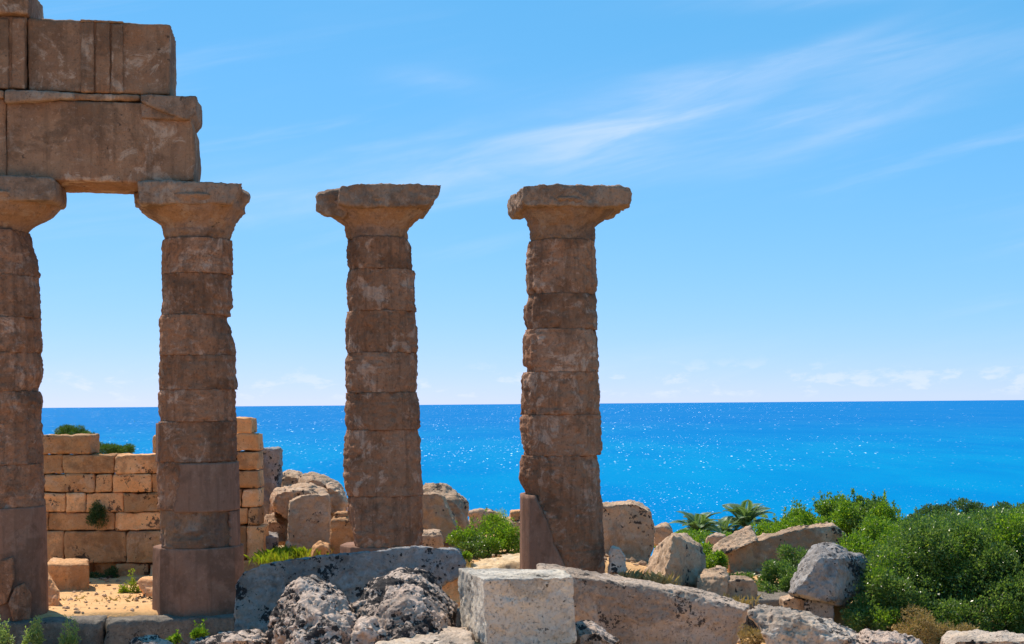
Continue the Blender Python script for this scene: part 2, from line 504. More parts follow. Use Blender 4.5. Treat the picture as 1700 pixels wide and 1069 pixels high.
p.inputs['Specular IOR Level'].default_value = 0.1
N.l(bu.outputs[0], p.inputs['Normal']); finish(N, p.outputs[0])

# sea
SEA_SLOPE = 1.18
m, N = new_mat('sea_water'); M['sea'] = m
g = N.n('ShaderNodeNewGeometry')
sp = N.n('ShaderNodeSeparateXYZ'); N.l(g.outputs['Position'], sp.inputs[0])
def wave(sx, sy, det, rough, off):
    mp = N.n('ShaderNodeMapping'); N.l(g.outputs['Position'], mp.inputs[0])
    mp.inputs['Scale'].default_value = (sx, sy, 1.0); mp.inputs['Location'].default_value = off
    mp.inputs['Rotation'].default_value = (0, 0, math.radians(8))
    t = N.n('ShaderNodeTexNoise'); N.l(mp.outputs[0], t.inputs['Vector'])
    t.inputs['Scale'].default_value = 1.0; t.inputs['Detail'].default_value = det; t.inputs['Roughness'].default_value = rough
    return t
# wavelets as tilted facets, longer the farther out to sea, plus a slow swell
def facets(sx, sy, off):
    mp = N.n('ShaderNodeMapping'); N.l(g.outputs['Position'], mp.inputs[0])
    mp.inputs['Scale'].default_value = (1.0 / sx, 1.0 / sy, 0.0); mp.inputs['Location'].default_value = off
    t = N.n('ShaderNodeTexVoronoi', feature='F1', voronoi_dimensions='2D'); N.l(mp.outputs[0], t.inputs['Vector'])
    t.inputs['Scale'].default_value = 1.0
    sc2 = N.n('ShaderNodeSeparateColor'); N.l(t.outputs['Color'], sc2.inputs[0])
    return N.vmath('SCALE', N.vmath('SUBTRACT', t.outputs['Color'], (0.5, 0.5, 0.5)), N.math('ADD', 0.35, N.math('MULTIPLY', sc2.outputs[2], 0.85)))
swell = wave(0.02, 0.004, 5.0, 0.65, (2, 3, 0))
lv = N.mix(N.ramp(sp.outputs[1], 520.0, 700.0), facets(0.36, 0.8, (0, 0, 0)), facets(0.75, 3.2, (5, 9, 0)))
lv = N.mix(N.ramp(sp.outputs[1], 1300.0, 1700.0), lv, facets(1.5, 11.0, (3, 1, 0)))
lv = N.mix(N.ramp(sp.outputs[1], 3300.0, 4500.0), lv, facets(3.0, 40.0, (1, 4, 0)))
s_ = N.vmath('ADD', N.vmath('SCALE', lv, SEA_SLOPE), N.vmath('SCALE', N.vmath('SUBTRACT', swell.outputs['Color'], (0.5, 0.5, 0.5)), 0.5))
s_ = N.vmath('MULTIPLY', s_, (1, 1, 0))
nr = N.vmath('NORMALIZE', N.vmath('ADD', s_, (0, 0, 1)))
ln = N.n('ShaderNodeVectorMath', operation='LENGTH'); N.l(g.outputs['Position'], ln.inputs[0])
deep = N.ramp(ln.outputs['Value'], 300.0, 2600.0)
colr = N.mix(deep, (0.0, 0.225, 0.455), (0.01, 0.165, 0.42))
patch_ = wave(0.006, 0.0016, 4.0, 0.6, (8, 2, 0))
colr = N.mix(N.ramp(patch_.outputs[0], 0.4, 0.62, 0.0, 0.5), colr, (0.0, 0.15, 0.42))
colr = N.mix(N.ramp(swell.outputs[0], 0.4, 0.65, 0.0, 0.4), colr, (0.0, 0.15, 0.42))
df = N.n('ShaderNodeBsdfDiffuse'); N.l(colr, df.inputs['Color'])
gl = N.n('ShaderNodeBsdfGlossy'); gl.inputs['Roughness'].default_value = 0.27
gl.inputs['Color'].default_value = (0.75, 0.9, 1.0, 1)
N.l(nr, gl.inputs['Normal'])
lw = N.n('ShaderNodeLayerWeight'); lw.inputs['Blend'].default_value = 0.5
fac = N.ramp(lw.outputs['Facing'], 0.93, 1.0, 0.018, 0.04)
mx = N.n('ShaderNodeMixShader'); N.l(fac, mx.inputs[0]); N.l(df.outputs[0], mx.inputs[1]); N.l(gl.outputs[0], mx.inputs[2])
finish(N, mx.outputs[0])

# foliage
def leaf_mat(name, a, b, c, trans=0.35, rough=0.45):
    m, N = new_mat(name)
    g = N.n('ShaderNodeNewGeometry')
    r = g.outputs['Random Per Island']
    col = N.mix(N.ramp(r, 0.0, 0.6), a, b)
    col = N.mix(N.ramp(r, 0.72, 1.0), col, c)
    p = N.n('ShaderNodeBsdfPrincipled'); N.l(col, p.inputs['Base Color'])
    p.inputs['Roughness'].default_value = rough; p.inputs['Specular IOR Level'].default_value = 0.4
    t = N.n('ShaderNodeBsdfTranslucent')
    N.l(N.mix(1.0, col, (1.5, 1.6, 0.7), 'MULTIPLY'), t.inputs['Color'])
    mx = N.n('ShaderNodeMixShader'); mx.inputs[0].default_value = trans
    N.l(p.outputs[0], mx.inputs[1]); N.l(t.outputs[0], mx.inputs[2])
    finish(N, mx.outputs[0])
    return m
M['lentisk'] = leaf_mat('lentisk_leaf', (0.07, 0.13, 0.035), (0.115, 0.19, 0.05), (0.24, 0.30, 0.11), 0.42, 0.3)
M['bright'] = leaf_mat('bright_leaf', (0.10, 0.20, 0.02), (0.16, 0.26, 0.025), (0.30, 0.36, 0.05), 0.48, 0.38)
M['dark'] = leaf_mat('dark_leaf', (0.045, 0.085, 0.03), (0.065, 0.12, 0.04), (0.12, 0.18, 0.06), 0.38, 0.4)
M['pine'] = leaf_mat('pine_needle', (0.05, 0.11, 0.02), (0.09, 0.15, 0.025), (0.13, 0.17, 0.04), 0.3)
M['herb'] = leaf_mat('yellow_herb_leaf', (0.16, 0.24, 0.02), (0.24, 0.30, 0.02), (0.32, 0.30, 0.03), 0.4)
M['dry'] = leaf_mat('dry_stalk', (0.30, 0.20, 0.09), (0.38, 0.27, 0.13), (0.20, 0.13, 0.06), 0.25, 0.8)
M['sage'] = leaf_mat('pale_herb_leaf', (0.20, 0.28, 0.11), (0.28, 0.36, 0.13), (0.36, 0.41, 0.18), 0.42, 0.5)
M['palm'] = leaf_mat('palm_leaflet', (0.11, 0.18, 0.08), (0.16, 0.24, 0.10), (0.22, 0.28, 0.15), 0.3, 0.5)
M['bark'] = stone_mat('bark', (0.16, 0.11, 0.07), (0.12, 0.08, 0.05), (0.08, 0.055, 0.035), pale_amt=0.1, bump=0.8)

# ------------------------------------------------------------------ setting: ground, sea
def ground_h(x, y):
    """height of the land"""
    h = np.interp(y, [-40, 0, 10, 16, 18.5, 20.5, 23, 26.5, 30, 38, 46, 60, 110, 200, 330, 420],
                  [2.6, 2.35, 1.75, 0.9, 0.55, 0.25, -0.45, -0.75, -0.6, -0.4, -1.0, -3.5, -11, -21, -31, -40])
    w = (y - 27.83) * 0.9888 - (x + 6.226) * 0.149        # distance behind the row of columns
    inside = sstep(w, -0.75, -0.45) * (1 - sstep(y, 40, 44))
    fill = 0.012 + 0.5 * sstep(x, -6.3, -4.6)
    fill = fill + (0.25 - 0.5) * sstep(x, 2.5, 5.0)
    fill = 0.012 + (fill - 0.012) * sstep(w, 0.9, 1.8)
    fill = fill - sstep(x, 1.5, 4.0) * (0.25 + 1.6 * sstep(y, 32.5, 41.0))
    h = h * (1 - inside) + fill * inside
    return h
xs = np.concatenate([-np.geomspace(300, 18, 26)[:-1], np.arange(-18, 18, 0.22), np.geomspace(18, 300, 26)])
ys = np.concatenate([np.arange(-40, 12, 2.5), np.arange(12, 46, 0.22), np.geomspace(46, 420, 50)])
X, Y = np.meshgrid(xs, ys)
Z = ground_h(X.ravel(), Y.ravel())
Q = np.stack([X.ravel(), Y.ravel(), np.zeros(X.size)], 1)
Z = Z + 0.10 * fbm(Q * 0.35, 3) * (1 - sstep(Y.ravel(), 22.0, 26.0) * (1 - sstep(Y.ravel(), 31.0, 35.0))) + 0.02 * fbm(Q * 2.2, 3)
Vg = np.stack([X.ravel(), Y.ravel(), Z], 1)
nx, ny = len(xs), len(ys)
I = np.arange(nx * ny).reshape(ny, nx)
Fg = np.stack([I[:-1, :-1], I[:-1, 1:], I[1:, 1:], I[1:, :-1]], -1).reshape(-1, 4)
tag(mesh_obj('ground', Vg, Fg, M['earth']), kind='structure')
S = 90000.0
tag(mesh_obj('sea', [(-S, 60, -28), (S, 60, -28), (S, S, -28), (-S, S, -28)], [(0, 1, 2, 3)], M['sea'], smooth=False), kind='structure')
def gz(x, y):
    return float(ground_h(np.array([x]), np.array([y]))[0])

# ------------------------------------------------------------------ the row of columns
COLS = [(3.0, 27.25), (328.0, 27.85), (633.0, 28.4), (934.0, 28.9)]
ROW = np.array((3.65, 0.55, 0.0)); ROW /= np.linalg.norm(ROW)
RNORM = np.array((-ROW[1], ROW[0], 0.0))          # towards the back
ROW_A = math.atan2(ROW[1], ROW[0])
C2 = P(328, 600, 27.85); C2[2] = 0.0              # axis of the second column on the floor

# stylobate: the step the columns stand on, in separate paving blocks
stylo = empty('stylobate', C2.tolist(), ROW_A)
tag(stylo, kind='structure')
edges = [-9.5, -6.4, -4.15, -1.7, 0.75, 2.7, 5.1, 7.4, 9.9, 12.2]
for a, b in zip(edges[:-1], edges[1:]):
    dz = random.uniform(-0.03, 0.0)
    V, F = gridbox((a, -1.02 + random.uniform(-0.03, 0.03), -0.95), (b - 0.012, 1.35, -0.012 + dz), 0.06, 0.03, 0.03, 0.16)
    mesh_obj('paving_block', V, F, M['step'], stylo)

def interp_edges(lst, y):
    a = np.array(lst, float)
    return np.interp(y, a[:, 0], a[:, 1])

def lathe_part(name, parent, cx, D, y0, y1, left, right, mat, base, flute=0.0, nth=128, dz=0.026, amp=0.012, chip=0.06, joint=0.002, facet=0, extra=None, trim=True, taper=None):
    """a drum or echinus: radius follows the left and right outlines, the rest is eroded stone; y0 (top), y1 (bottom) in photo pixels"""
    zt, zb = P(cx, y0, D)[2], P(cx, y1, D)[2]
    if trim: zt += 0.003
    n = max(5, int((zt - zb) / dz))
    # rows, closer at the joints
    t = np.linspace(0, 1, n + 1)
    zz = zb + (zt - zb) * t
    yy = y1 + (y0 - y1) * t
    c = P(cx, (y0 + y1) / 2, D)
    sc = D / FPX
    RL = (cx - interp_edges(left, yy)) * sc
    RR = (interp_edges(right, yy) - cx) * sc
    Rm = np.interp(yy, *base) * sc     # intact radius
    if trim and flute:                 # keep the worn arrises from reading as one even bevel
        ez = np.clip(np.minimum(yy - y0, y1 - yy) / 9.0, 0, 1)
        for E in (RL, RR):
            mid_ = np.interp(np.clip(yy, y0 + 9, y1 - 9), yy[::-1], E[::-1])
            E[:] = E * (0.5 + 0.5 * ez) + mid_ * (0.5 - 0.5 * ez)
    th = np.linspace(0, 2 * math.pi, nth, endpoint=False)
    TH, ZZ = np.meshgrid(th, zz)
    cth = np.cos(TH)
    wR = np.clip(cth, 0, 1) ** 3.0; wL = np.clip(-cth, 0, 1) ** 3.0
    R = Rm[:, None] + wR * (RR - Rm)[:, None] + wL * (RL - Rm)[:, None]
    _seed[0] += 1
    off = np.array((11.3, 5.9, 2.3)) * (_seed[0] % 83)
    X = R * np.cos(TH); Y = R * np.sin(TH)
    Q = np.stack([X.ravel(), Y.ravel(), ZZ.ravel()], 1) + off
    er = fbm(Q * 0.8, 3).reshape(R.shape)
    if flute:
        ph = (TH * 20 / (2 * math.pi)) % 1.0
        fl = np.sin(ph * math.pi)
        R = R - flute * fl * np.clip(1.0 - 1.6 * sstep(er, -0.1, 0.5), 0.12, 1)
    if facet:
        seg = 2 * math.pi / facet
        ph = ((TH + seg / 2 + 0.12) % seg) - seg / 2
        R = R * (math.cos(seg / 2) / np.cos(ph)) * 1.01
    d = amp * 1.4 * fbm(Q * 2.0, 3).reshape(R.shape) + amp * 1.3 * fbm(Q * 7.0, 3, 0.65).reshape(R.shape)
    if amp > 0.006:
        d = d + 0.011 * fbm(Q * np.array((15.0, 15.0, 20.0)), 2, 0.6).reshape(R.shape)
    # chipped joints
    edge = np.minimum(ZZ - zb, zt - ZZ)
    cn = fbm(Q * np.array((2.5, 2.5, 1.0)) + 31.0, 3).reshape(R.shape)
    d = d - np.clip(1 - edge / (0.012 + 0.10 * sstep(cn, 0.15, 0.7)), 0, 1) ** 0.8 * (joint + chip * sstep(cn, 0.2, 0.7))
    # pits and bedding planes
    bed = pnoise(np.stack([ZZ.ravel() * 12 + off[0], Q[:, 0] * 0.6, Q[:, 1] * 0.6], 1)).reshape(R.shape)
    if amp > 0.006:
        d = d - 0.016 * sstep(bed, 0.15, 0.5) * sstep(er, -0.25, 0.3)
        d = d - 0.03 * sstep(fbm(Q * 5.0 + 9, 2).reshape(R.shape), 0.35, 0.7)
    R = R + d
    X = R * np.cos(TH); Y = R * np.sin(TH)
    V = np.stack([X.ravel(), Y.ravel(), ZZ.ravel()], 1)
    m1 = len(zz)
    I = np.arange(m1 * nth).reshape(m1, nth)
    A, B = I[:-1], I[1:]
    F = np.stack([A, np.roll(A, -1, 1), np.roll(B, -1, 1), B], -1).reshape(-1, 4)
    V = np.vstack([V, [[0, 0, zb], [0, 0, zt]]])
    k = m1 * nth
    Fl = [tuple(f) for f in F.tolist()]
    Fl += [(k, int(I[0, (j + 1) % nth]), int(I[0, j])) for j in range(nth)]
    Fl += [(k + 1, int(I[-1, j]), int(I[-1, (j + 1) % nth])) for j in range(nth)]
    wx = c[0] - parent.location.x
    V[:, 0] += wx; V[:, 1] += D - parent.location.y; V[:, 2] -= parent.location.z
    return mesh_obj(name, V, Fl, mat, parent)

def shell_patch(name, parent, cx, D, y0, y1, a0, a1, rad, mat, th=0.10, facet=0, proud=0.012):
    """cement repair: a curved slab over the angles a0(t)..a1(t) (degrees, -90 faces the camera), t from bottom to top"""
    zt, zb = P(cx, y0, D)[2] - 0.01, P(cx, y1, D)[2] + 0.002
    n, mth = 26, 34
    V, F = [], []
    sc = D / FPX
    c = P(cx, (y0 + y1) / 2, D)
    for layer in (0, 1):
        for i in range(n + 1):
            t = i / n
            z = zb + (zt - zb) * t
            A0, A1 = np.interp(t, *a0), np.interp(t, *a1)
            wob = 2.0 * math.sin(t * 23 + cx) + 1.3 * math.sin(t * 51)
            y = y1 + (y0 - y1) * t
            r0 = np.interp(y, *rad) * sc
            for j in range(mth + 1):
                a = math.radians(A0 + wob * 0.6 + (A1 - A0) * j / mth)
                r = r0 + proud
                if facet:
                    seg = 2 * math.pi / facet
                    ph = ((a + seg / 2 + 0.12) % seg) - seg / 2
                    r = r * (math.cos(seg / 2) / math.cos(ph)) * 1.012
                r -= layer * th
                V.append((c[0] + r * math.cos(a) - parent.location.x, D + r * math.sin(a) - parent.location.y, z))
    w = mth + 1; L = (n + 1) * w
    for i in range(n):
        for j in range(mth):
            q = (i * w + j, i * w + j + 1, (i + 1) * w + j + 1, (i + 1) * w + j)
            F.append(q); F.append(tuple(L + k for k in reversed(q)))
    for i in range(n):
        F.append((i * w, (i + 1) * w, L + (i + 1) * w, L + i * w))
        F.append((i * w + mth, L + i * w + mth, L + (i + 1) * w + mth, (i + 1) * w + mth))
    for j in range(mth):
        F.append((j, L + j, L + j + 1, j + 1))
        k = n * w + j
        F.append((k, k + 1, L + k + 1, L + k))
    o = mesh_obj(name, V, F, mat, parent)
    return o

def column(idx, label):
    cx, D = COLS[idx]
    b = P(cx, 670, D); b[2] = 0
    e = empty('column', b.tolist())
    tag(e, label, 'column', 'columns of the temple front')
    return e, cx, D
def stone_part(name, parent, groups, mat, **kw):
    return stone(name, groups, mat, parent=parent, origin=tuple(parent.location), **kw)
def row_prism(poly, D, w0, w1, jitter=0.0):
    """polygon in photo pixels on the plane w0 in front (-) of the row; thick to w1 behind it; runs square to the row"""
    out = []
    for x, y in poly:
        # ray / plane hit: plane through the column axis (D at its own px) shifted by w0 along the row normal
        d = P(x, y, 1.0) - np.array((0, 0, H_EYE))
        p0 = C2 + RNORM * w0
        t = (p0 @ RNORM) / (d @ RNORM)
        out.append(np.array((0, 0, H_EYE)) + d * t)
    return out + [p + RNORM * (w1 - w0) for p in out]

# --- column 1 (cut by the picture's left edge)
e, cx, D = column(0, 'leftmost eroded column, cut by the picture edge, under the entablature')
bs = ([386, 1035], [56, 73])
mir = lambda r: [(y, 2 * cx - x) for y, x in r]
dr = [(386, 460, [(386, 43), (392, 44), (405, 49), (425, 58), (445, 62), (460, 64)]), (461, 529, [(461, 62), (500, 65), (529, 65)]), (530, 587, [(531, 65), (560, 67), (587, 68)]),
      (588, 650, [(588, 66), (620, 68), (635, 66), (650, 60)]), (651, 770, [(651, 63), (665, 67), (700, 67), (770, 70)]), (771, 840, [(771, 70), (840, 72)])]
prev = None
for y0, y1, r in dr:
    y0 = prev or y0; prev = y1
    lathe_part('drum', e, cx, D, y0, y1, mir([(y0, cx + np.interp(y0, *bs)), (y1, cx + np.interp(y1, *bs))]), r, M['column'], bs, flute=0.045, amp=0.018)
lathe_part('restored_drum', e, cx, D, 840, 1036, mir([(841, 73), (1035, 76)]), [(841, 73), (1035, 76)], M['cement'], ([841, 1035], [70, 73]), nth=160, amp=0.003, chip=0.01, joint=0.006, facet=20)
ec = [(333, 101), (345, 95), (358, 84), (366, 70), (374, 54), (385, 44)]
lathe_part('echinus', e, cx, D, 331, 386, mir(ec), ec, M['capital'], ([333, 345, 358, 366, 374, 386], [100, 94, 83, 69, 54, 42]), amp=0.01, nth=112, joint=0.004, chip=0.03)
stone_part('abacus', e, [row_prism([(-102, 287), (84, 293), (92, 299), (93, 325), (88, 333), (-102, 331)], D, -1.12, 0.25)], M['abacus'], vox=0.035, soften=4, big=0.02, mid=0.012)
for poly, dth in (([(-20, 935), (22, 925), (24, 960), (12, 1000), (-20, 1015)], 0.0), ([(24, 975), (40, 968), (52, 985), (50, 1028), (22, 1033), (14, 1002)], 0.0)):
    f = lambda x: D - math.sqrt(max(0.05, (73 * D / FPX) ** 2 - ((x - cx) * D / FPX) ** 2)) + 0.004
    pts = [P(x, y, f(x)) for x, y in poly] + [P(x, y, f(x) + 0.2) for x, y in poly]
    stone_part('stone_core', e, [pts], M['column'], vox=0.025, soften=1, big=0.005, mid=0.008, fine=0.006)

# --- column 2
e, cx, D = column(1, 'column with cement repairs carrying the broken right end of the entablature')
bs = ([400, 1022], [58, 71])
dr = [(400, 457, [(400, 272), (404, 270), (430, 269), (457, 270)], [(400, 384), (403, 386), (457, 387)]),
      (458, 525, [(458, 271), (500, 270), (525, 269)], [(458, 384), (510, 384), (516, 381), (525, 381)]),
      (527, 591, [(527, 270), (531, 266), (560, 265), (591, 267)], [(527, 374), (535, 378), (545, 383), (560, 387), (580, 391), (591, 392)]),
      (592, 647, [(592, 268), (620, 265), (647, 264)], [(592, 390), (647, 393)]),
      (648, 699, [(648, 267), (655, 264), (699, 266)], [(648, 391), (699, 392)]),
      (700, 765, [(700, 265), (765, 263)], [(700, 393), (750, 392), (765, 394)]),
      (766, 843, [(766, 262), (800, 261), (843, 264)], [(766, 394), (843, 395)]),
      (844, 905, [(844, 268), (905, 268)], [(844, 393), (905, 393)])]
prev = None
for y0, y1, l, r in dr:
    y0 = prev or y0; prev = y1
    lathe_part('drum', e, cx, D, y0, y1, l, r, M['column'] if y0 < 840 else M['capital'], bs, flute=0.045, amp=0.015)
lathe_part('restored_drum', e, cx, D, 905, 1024, [(906, 257), (1024, 255)], [(906, 403), (1024, 404)], M['cement'], ([906, 1024], [70, 72]), nth=160, amp=0.003, chip=0.012, joint=0.006, facet=10)
rr = ([700, 1022], [65.5, 71])
shell_patch('cement_repair', e, cx, D, 766, 846, ([0, 0.5, 1], [-112, -104, -101]), ([0, 1], [14, 14]), rr, M['cement'], facet=20)
shell_patch('cement_repair', e, cx, D, 846, 906, ([0, 1], [-28, -26]), ([0, 1], [20, 20]), rr, M['cement'], facet=20)
shell_patch('cement_repair', e, cx, D, 701, 766, ([0, 1], [150, 150]), ([0, 1], [212, 216]), rr, M['cement'], facet=20)
lathe_part('echinus', e, cx, D, 335, 400, [(337, 229), (350, 236), (358, 243), (368, 258), (375, 269), (399, 276)], [(337, 400), (350, 403), (362, 394), (376, 388), (399, 380)], M['capital'],
           ([337, 350, 360, 368, 376, 399], [96, 90, 80, 68, 59, 53]), amp=0.02, joint=0.004, chip=0.05)
stone_part('abacus', e, [row_prism([(229, 300), (402, 302), (396, 318), (386, 338), (232, 338)], D, -1.08, 0.95),
                         [P(x, y, dd) for dd in (27.6, 28.5) for x, y in ((395, 320), (408, 318), (415, 324), (413, 334), (400, 348), (388, 345))],
                         [P(x, y, dd) for dd in (27.9, 28.7) for x, y in ((222, 322), (235, 315), (236, 345), (225, 344))]], M['abacus'], vox=0.03, soften=1, big=0.03, mid=0.025, fine=0.012, pit=0.012)

# --- column 3
e, cx, D = column(2, 'free-standing column second from right, capital broken at its left corner')
bs = ([398, 1000], [55, 68])
dr = [(398, 450, [(398, 579), (404, 577), (415, 575), (440, 576), (450, 580)], [(398, 674), (403, 680), (410, 683), (450, 685)]),
      (451, 518, [(451, 580), (455, 577), (470, 575), (505, 575), (518, 580)], [(451, 687), (456, 689), (518, 691)]),
      (519, 587, [(519, 580), (524, 577), (532, 574), (570, 573), (580, 574), (587, 580)], [(519, 690), (560, 694), (582, 694), (587, 691)]),
      (588, 652, [(588, 580), (596, 574), (610, 573), (640, 572), (652, 578)], [(588, 690), (600, 693), (640, 694), (652, 690)]),
      (653, 713, [(653, 574), (680, 572), (706, 573), (713, 578)], [(653, 690), (664, 696), (708, 698), (713, 696)]),
      (714, 821, [(714, 577), (724, 573), (740, 571), (780, 569), (808, 571), (821, 579)], [(714, 694), (725, 697), (760, 699), (821, 701)]),
      (822, 903, [(822, 578), (850, 577), (865, 581), (885, 590), (903, 597)], [(822, 702), (870, 702), (903, 700)])]
prev = None
for y0, y1, l, r in dr:
    y0 = prev or y0; prev = y1
    lathe_part('drum', e, cx, D, y0, y1, l, r, M['column'], bs, flute=0.034, amp=0.015)
lathe_part('restored_drum', e, cx, D, 903, 1006, [(904, 566), (1006, 565)], [(904, 702), (1006, 703)], M['cement'], ([904, 1006], [67, 68]), nth=160, amp=0.003, chip=0.01, joint=0.006, facet=10)
lathe_part('echinus', e, cx, D, 341, 398, [(343, 540), (356, 546), (366, 560), (376, 573), (397, 577)], [(343, 711), (352, 705), (364, 694), (374, 683), (384, 676), (397, 675)], M['capital'],
           ([343, 352, 362, 372, 382, 397], [88, 82, 70, 60, 52, 50]), amp=0.02, joint=0.004, chip=0.05)
stone_part('abacus', e, [row_prism([(565, 306), (600, 304), (735, 304), (733, 318), (727, 328), (713, 342), (580, 343), (562, 336)], D, -1.06, 0.9),
                         [P(x, y, dd) for dd in (27.7, 29.2) for x, y in ((525, 326), (528, 321), (548, 317), (570, 311), (590, 345), (570, 362), (546, 358), (528, 350))]],
           M['abacus'], vox=0.03, soften=1, big=0.04, mid=0.035, fine=0.014, pit=0.015)

# --- column 4
e, cx, D = column(3, 'rightmost free-standing column with a grey-pink cement wedge at its foot')
bs = ([402, 1000], [56, 70])
dr = [(402, 490, [(402, 882), (410, 876), (420, 873), (470, 873), (483, 874), (490, 879)], [(402, 986), (408, 988), (430, 990), (470, 991), (480, 989), (490, 985)]),
      (491, 548, [(491, 880), (497, 874), (508, 869), (525, 868), (538, 872), (548, 877)], [(491, 987), (495, 991), (545, 992), (548, 990)]),
      (549, 618, [(549, 876), (556, 870), (565, 868), (600, 867), (607, 869), (610, 875), (618, 876)], [(549, 988), (555, 991), (590, 993), (618, 995)]),
      (619, 688, [(619, 870), (624, 866), (650, 865), (688, 864)], [(619, 994), (688, 997)]),
      (689, 755, [(689, 868), (694, 864), (715, 863), (735, 865), (748, 869), (755, 870)], [(689, 998), (755, 1000)]),
      (756, 1003, [(756, 868), (762, 865), (785, 863), (797, 864), (808, 869), (818, 873), (1003, 874)], [(756, 990), (764, 992), (775, 996), (830, 1000), (900, 1003), (1003, 1005)])]
prev = None
for y0, y1, l, r in dr:
    y0 = prev or y0; prev = y1
    lathe_part('drum', e, cx, D, y0, y1, l, r, M['column'], bs, flute=0.032, amp=0.016)
shell_patch('cement_repair', e, cx, D, 818, 1002, ([0, 1], [-215, -215]), ([0, 0.35, 0.6, 0.85, 1], [-82, -88, -104, -118, -135]), ([800, 1003], [68.6, 71.0]), M['cement'], facet=20, proud=0.006)
lathe_part('echinus', e, cx, D, 340, 402, [(342, 861), (352, 866), (368, 874), (380, 878), (401, 880)], [(342, 1028), (352, 1020), (362, 1008), (372, 993), (378, 988), (401, 986)], M['capital'],
           ([342, 352, 362, 372, 380, 401], [88, 80, 70, 60, 53, 52]), amp=0.02, joint=0.004, chip=0.05)
stone_part('abacus', e, [row_prism([(868, 307), (884, 306), (965, 309), (990, 308), (1005, 311), (1030, 308), (1045, 309), (1051, 316), (1050, 340), (1010, 343), (872, 342), (867, 334)], D, -1.08, 0.9)],
           M['abacus'], vox=0.03, soften=1, big=0.04, mid=0.04, fine=0.014, pit=0.015)

# ------------------------------------------------------------------ entablature
ent = empty('entablature', (C2 + np.array((-2.0, -0.3, 8.2))).tolist())
tag(ent, 'heavy broken stone entablature lying across the two left columns', 'entablature')
def ep(name, polys, mat='entab', parent=None, vox=0.04, **kw):
    kw.setdefault('big', 0.02); kw.setdefault('mid', 0.012); kw.setdefault('fine', 0.006)
    o = stone(name, [row_prism(pl, 27.85, w0, w1) for pl, w0, w1 in polys], M[mat], parent=ent, origin=tuple(ent.location), vox=vox, **kw)
    if parent is not None:
        o.parent = parent; o.matrix_parent_inverse = Matrix.Identity(4)
    return o
ep('architrave_block', [([(10, 166), (309, 170), (310, 204), (322, 212), (323, 240), (326, 262), (321, 300), (232, 304), (10, 297)], -0.86, 0.75)], soften=2, pit=0.012, pitscale=4.0)
ep('architrave_block', [([(-120, 160), (9, 164), (9, 296), (-120, 292)], -0.88, 0.75)])
tb = ep('band', [([(10, 152), (130, 154), (232, 157), (232, 166), (10, 165.5)], -0.87, 0.7)], vox=0.035)
ep('band', [([(8, 149), (60, 150), (122, 153), (122, 163), (44, 166), (8, 170)], -0.98, -0.80)], mat='abacus', vox=0.03)
ep('band', [([(233, 156.5), (327, 159), (326, 186), (315, 199), (300, 197), (298, 171), (233, 169)], -0.99, 0.55)], mat='abacus', vox=0.03, soften=1)
ep('regula', [([(234, 170), (297, 172), (300, 196), (318, 199), (234, 197)], -0.93, 0.3)], mat='capital', vox=0.03, soften=1)
ep('band', [([(-120, 144), (7, 148), (7, 163), (-120, 159)], -0.99, 0.6)], vox=0.035)
fz = ep('frieze_block', [([(46, 30), (140, 33), (283, 40), (282, 156), (46, 150)], -0.83, 0.62)], soften=1)
# triglyph with two grooves: three raised bars
for a, b, t0 in ((134, 156, 33), (159, 182, 34), (185, 204, 36)):
    ep('triglyph_bar', [([(a, t0 + 3), (b, t0 + 3), (b, 153), (a, 153)], -0.885, -0.79)], parent=fz, vox=0.022, soften=2, big=0.006, mid=0.008)
ep('triglyph_band', [([(133, 31.5), (205, 34.5), (205, 38), (133, 36)], -0.88, -0.79)], parent=fz, vox=0.02, soften=1, big=0.004, mid=0.006)
fz2 = ep('frieze_block', [([(-120, 22), (44, 26), (44, 148), (-120, 143)], -0.84, 0.62)], soften=1)
for a, b in ((-32, -10), (-7, 14), (19, 41)):
    ep('triglyph_bar', [([(a, 29), (b, 30), (b, 147), (a, 146)], -0.90, -0.8)], parent=fz2, vox=0.022, soften=2, big=0.006, mid=0.008)
ep('cornice_block', [([(-120, -30), (47, -28), (48, 8), (46, 22), (-120, 20)], -1.02, 0.6), ([(-120, 10), (48, 14), (46, 25), (-120, 21)], -0.95, 0.6)], mat='entab')

# ------------------------------------------------------------------ cella wall behind the left columns
WD = 33.3
wb = P(240, 670, WD); wb[2] = 0
wall = empty('ashlar_wall', wb.tolist())
tag(wall, 'ruined wall of squared orange sandstone blocks behind the left columns', 'wall')
rows = [
    (722, 754, [(66, 150)]),
    (754.6, 786.6, [(20, 102.6), (103, 188.5), (190, 262), (262.5, 330)]),
    (787, 817.5, [(20, 72), (73, 157), (158, 186), (186.7, 251), (252, 330)]),
    (818, 850, [(20, 109), (110, 142), (142.6, 204.5), (205.3, 300)]),
    (850.6, 881, [(20, 79), (79.5, 190), (190.6, 300)]),
    (881.5, 935, [(20, 106), (107, 209), (209.6, 300)]),
    (936, 966, [(20, 90), (90.5, 146), (193, 245), (249, 300)]),
    (936.2, 966, [(146.5, 192.5), (245.3, 248.7)]),
    (966.5, 1000, [(20, 120), (121, 210), (210.5, 300)]),
    (722, 751, [(253, 300)]),
    (693, 719, [(391, 418)]), (719.5, 749, [(330.5, 429)]), (750, 780, [(330.5, 392), (392.6, 429)]), (781, 811, [(330.5, 429)]), (811.5, 842, [(301, 400), (400.6, 429)]),
    (842.6, 873, [(301, 411), (411.5, 429)]), (873.5, 929, [(301, 409), (409.6, 438)]), (929.5, 966, [(301, 393), (393.5, 440)]), (966.5, 1000, [(301, 440)]),
]
